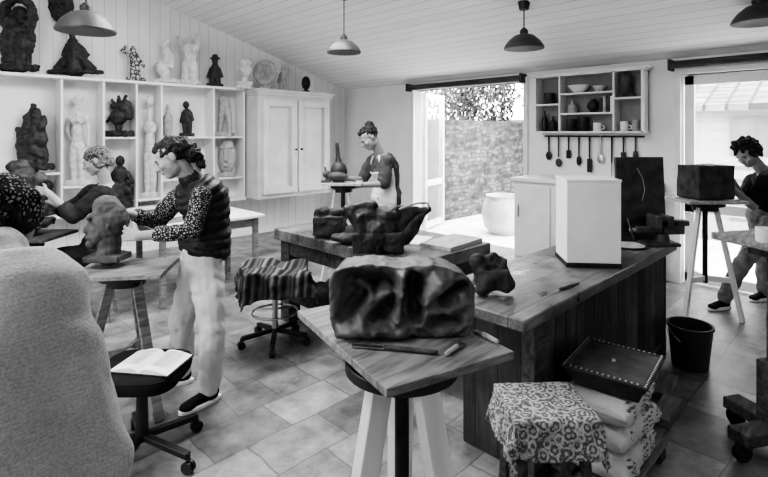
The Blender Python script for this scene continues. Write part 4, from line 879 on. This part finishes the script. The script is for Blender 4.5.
rows=[secs(.72-.018*i*1.0,.73-.018*i,.036)[0] for i in range(40)]
last=rows[-1]; rows+= [(last[0]-Z*.03*i,last[1]*(1+.012*i),last[2]*(1+.012*i)) for i in range(1,16)]
for c_,A,B in rows:
    g.append([bm.verts.new(c_+A*math.cos(a)+B*math.sin(a)) for a in [math.radians(0+180*i/24) for i in range(25)]])
for r0,r1 in zip(g,g[1:]):
    for i in range(24): bm.faces.new((r0[i],r0[i+1],r1[i+1],r1[i]))
obj('apron',bm,APRON,b,solid=.004,ang=180)
bm=NB(); a=rows[0]
for s in (.5,2.64): tube(bm,[a[0]+a[1]*math.cos(s)+a[2]*math.sin(s),S(.9)+a[1]*.6*math.cos(s)+a[2]*1.0*math.sin(s),S(1.0)+a[1]*.42*math.cos(s)+a[2]*.3],.014)
obj('apron_strap',bm,APRON,b)
J=dict(head=pp(747,154,4.58),hf=L*.9+Z*-.55-FW*.35,hu=Z+L*.6,neck=pp(764,172,4.62),mid=pp(774,192,4.64),pel=pp(768,214,4.66),face=(L*.9-FW*.3).normalized(),
 sl=pp(764,182,4.42),sr=pp(754,181,4.82),el=pp(753,207,4.36),er=pp(742,198,4.74),wl=pp(732,188,4.26),wr=pp(732,180,4.56),
 hl=(L*.9+Z*.25,FW-L*-.1,Z),hr=(L-FW*.3+Z*.1,-FW*.5-Z*.5,Z),
 kl=pp(743,262,4.5),kr=pp(764,262,4.75),al=pp(724,0,4.56),ar=pp(764,0,4.8),tl=(L*.9-FW*.3).normalized(),tr=(L*.9-FW*.3).normalized())
for a in ('al','ar'): J[a].z=.085
person('man in black shirt and grey trousers bending over a dark clay block',J,dict(hair=[((0,-.14,.24),(.44,.46,.42)),((0,.08,.45),(.36,.3,.22)),((0,-.42,0),(.35,.25,.36)),((.26,-.1,.1),(.18,.26,.3)),((-.26,-.1,.1),(.18,.26,.3))],hamp=.03,hfr=38,wide=1.08,trousers=GREYT,tg=.016,tf=.022,shirt=(BLACKF,.75,.024),sole=PAPER))
J=dict(head=pp(-8,228,1.12),hf=FW*.8+L*.35-Z*.55,hu=Z+FW*.55,neck=pp(-8,262,1.02),mid=pp(-6,410,.93),pel=pp(-4,570,.93),face=(FW*.95+L*.2).normalized(),
 sl=pp(-92,356,1.02),sr=pp(54,350,.96),el=pp(-122,450,1.05),er=pp(92,462,.97),wl=pp(-100,480,1.3),wr=pp(36,500,1.22),
 hl=(FW+RT*.3,-Z,RT),hr=(FW-RT*.3,-Z,-RT),
 kl=pp(-56,0,.98),kr=pp(38,0,.98),al=pp(-56,0,.95),ar=pp(38,0,.95),tl=FW.copy(),tr=FW.copy())
for a in ('kl','kr'): J[a].z=.44
for a in ('al','ar'): J[a].z=.085
b,P,ax,*_=person('person seen from behind in thick cream knit sweater at left foreground',J,dict(hair=[((0,-.12,.04),(.37,.4,.32)),((0,-.34,-.2),(.28,.2,.28))],hamp=.024,hfr=60,trousers=DARKT,shirt=(KNIT,1.9,.034),sf=.014,ssm=16,samp=.0,svox=.0065,wide=.92,
  extra=lambda S,P:[(S(.93),.082,S(1.0)+Z*.01,.068),(S(.8),.1,S(.93),.085)]))
bm=NB(); ell(bm,P(0,-.1,.17),[x*.225 for x in (.41,.45,.34)],ax); ell(bm,P(0,-.42,.0),[x*.225 for x in (.2,.14,.2)],ax); rm('headscarf',bm,SCARF,b,.006,2,.008,26)

# ------------------------------------------------------------ light and camera
w=bpy.data.worlds.new('sky'); bpy.context.scene.world=w; w.use_nodes=True
bg=w.node_tree.nodes['Background']; bg.inputs[0].default_value=(1,1,1,1); bg.inputs[1].default_value=12.5
def area(name,loc,size,e,rot=(0,0,0),sy=None):
    l=bpy.data.lights.new(name,'AREA'); l.energy=e; l.size=size
    if sy: l.shape='RECTANGLE'; l.size_y=sy
    o=bpy.data.objects.new(name,l); o.location=loc; o.rotation_euler=rot; C.objects.link(o)
area('overhead_fill',(2.5,3.8,3.2),2.0,150,(0,math.radians(16),0))  # added soft fill under the ceiling, out of frame; the roof has no opening
area('overhead_fill_near',(-.5,2.8,3.9),1.3,105,(0,math.radians(10),0))  # second added overhead fill, brightens faces from the upper left
area('front_fill',(-1.5,2.6,1.9),2.0,65,(0,math.radians(-112),0),1.0)  # added fill before the solid front wall, tilted up to brighten the ceiling
cd=bpy.data.cameras.new('camera'); cd.sensor_width=36; cd.lens=F/768*36; cd.shift_y=-(238.5-HY)/768; cd.clip_start=.02
co=bpy.data.objects.new('camera',cd); C.objects.link(co); co.location=(0,0,H); co.rotation_euler=(math.pi/2,0,math.atan2(FW.y,FW.x)-math.pi/2)
bpy.context.scene.camera=co
try: bpy.context.scene.view_settings.look='AgX - High Contrast'
except Exception as e: print('look',e)
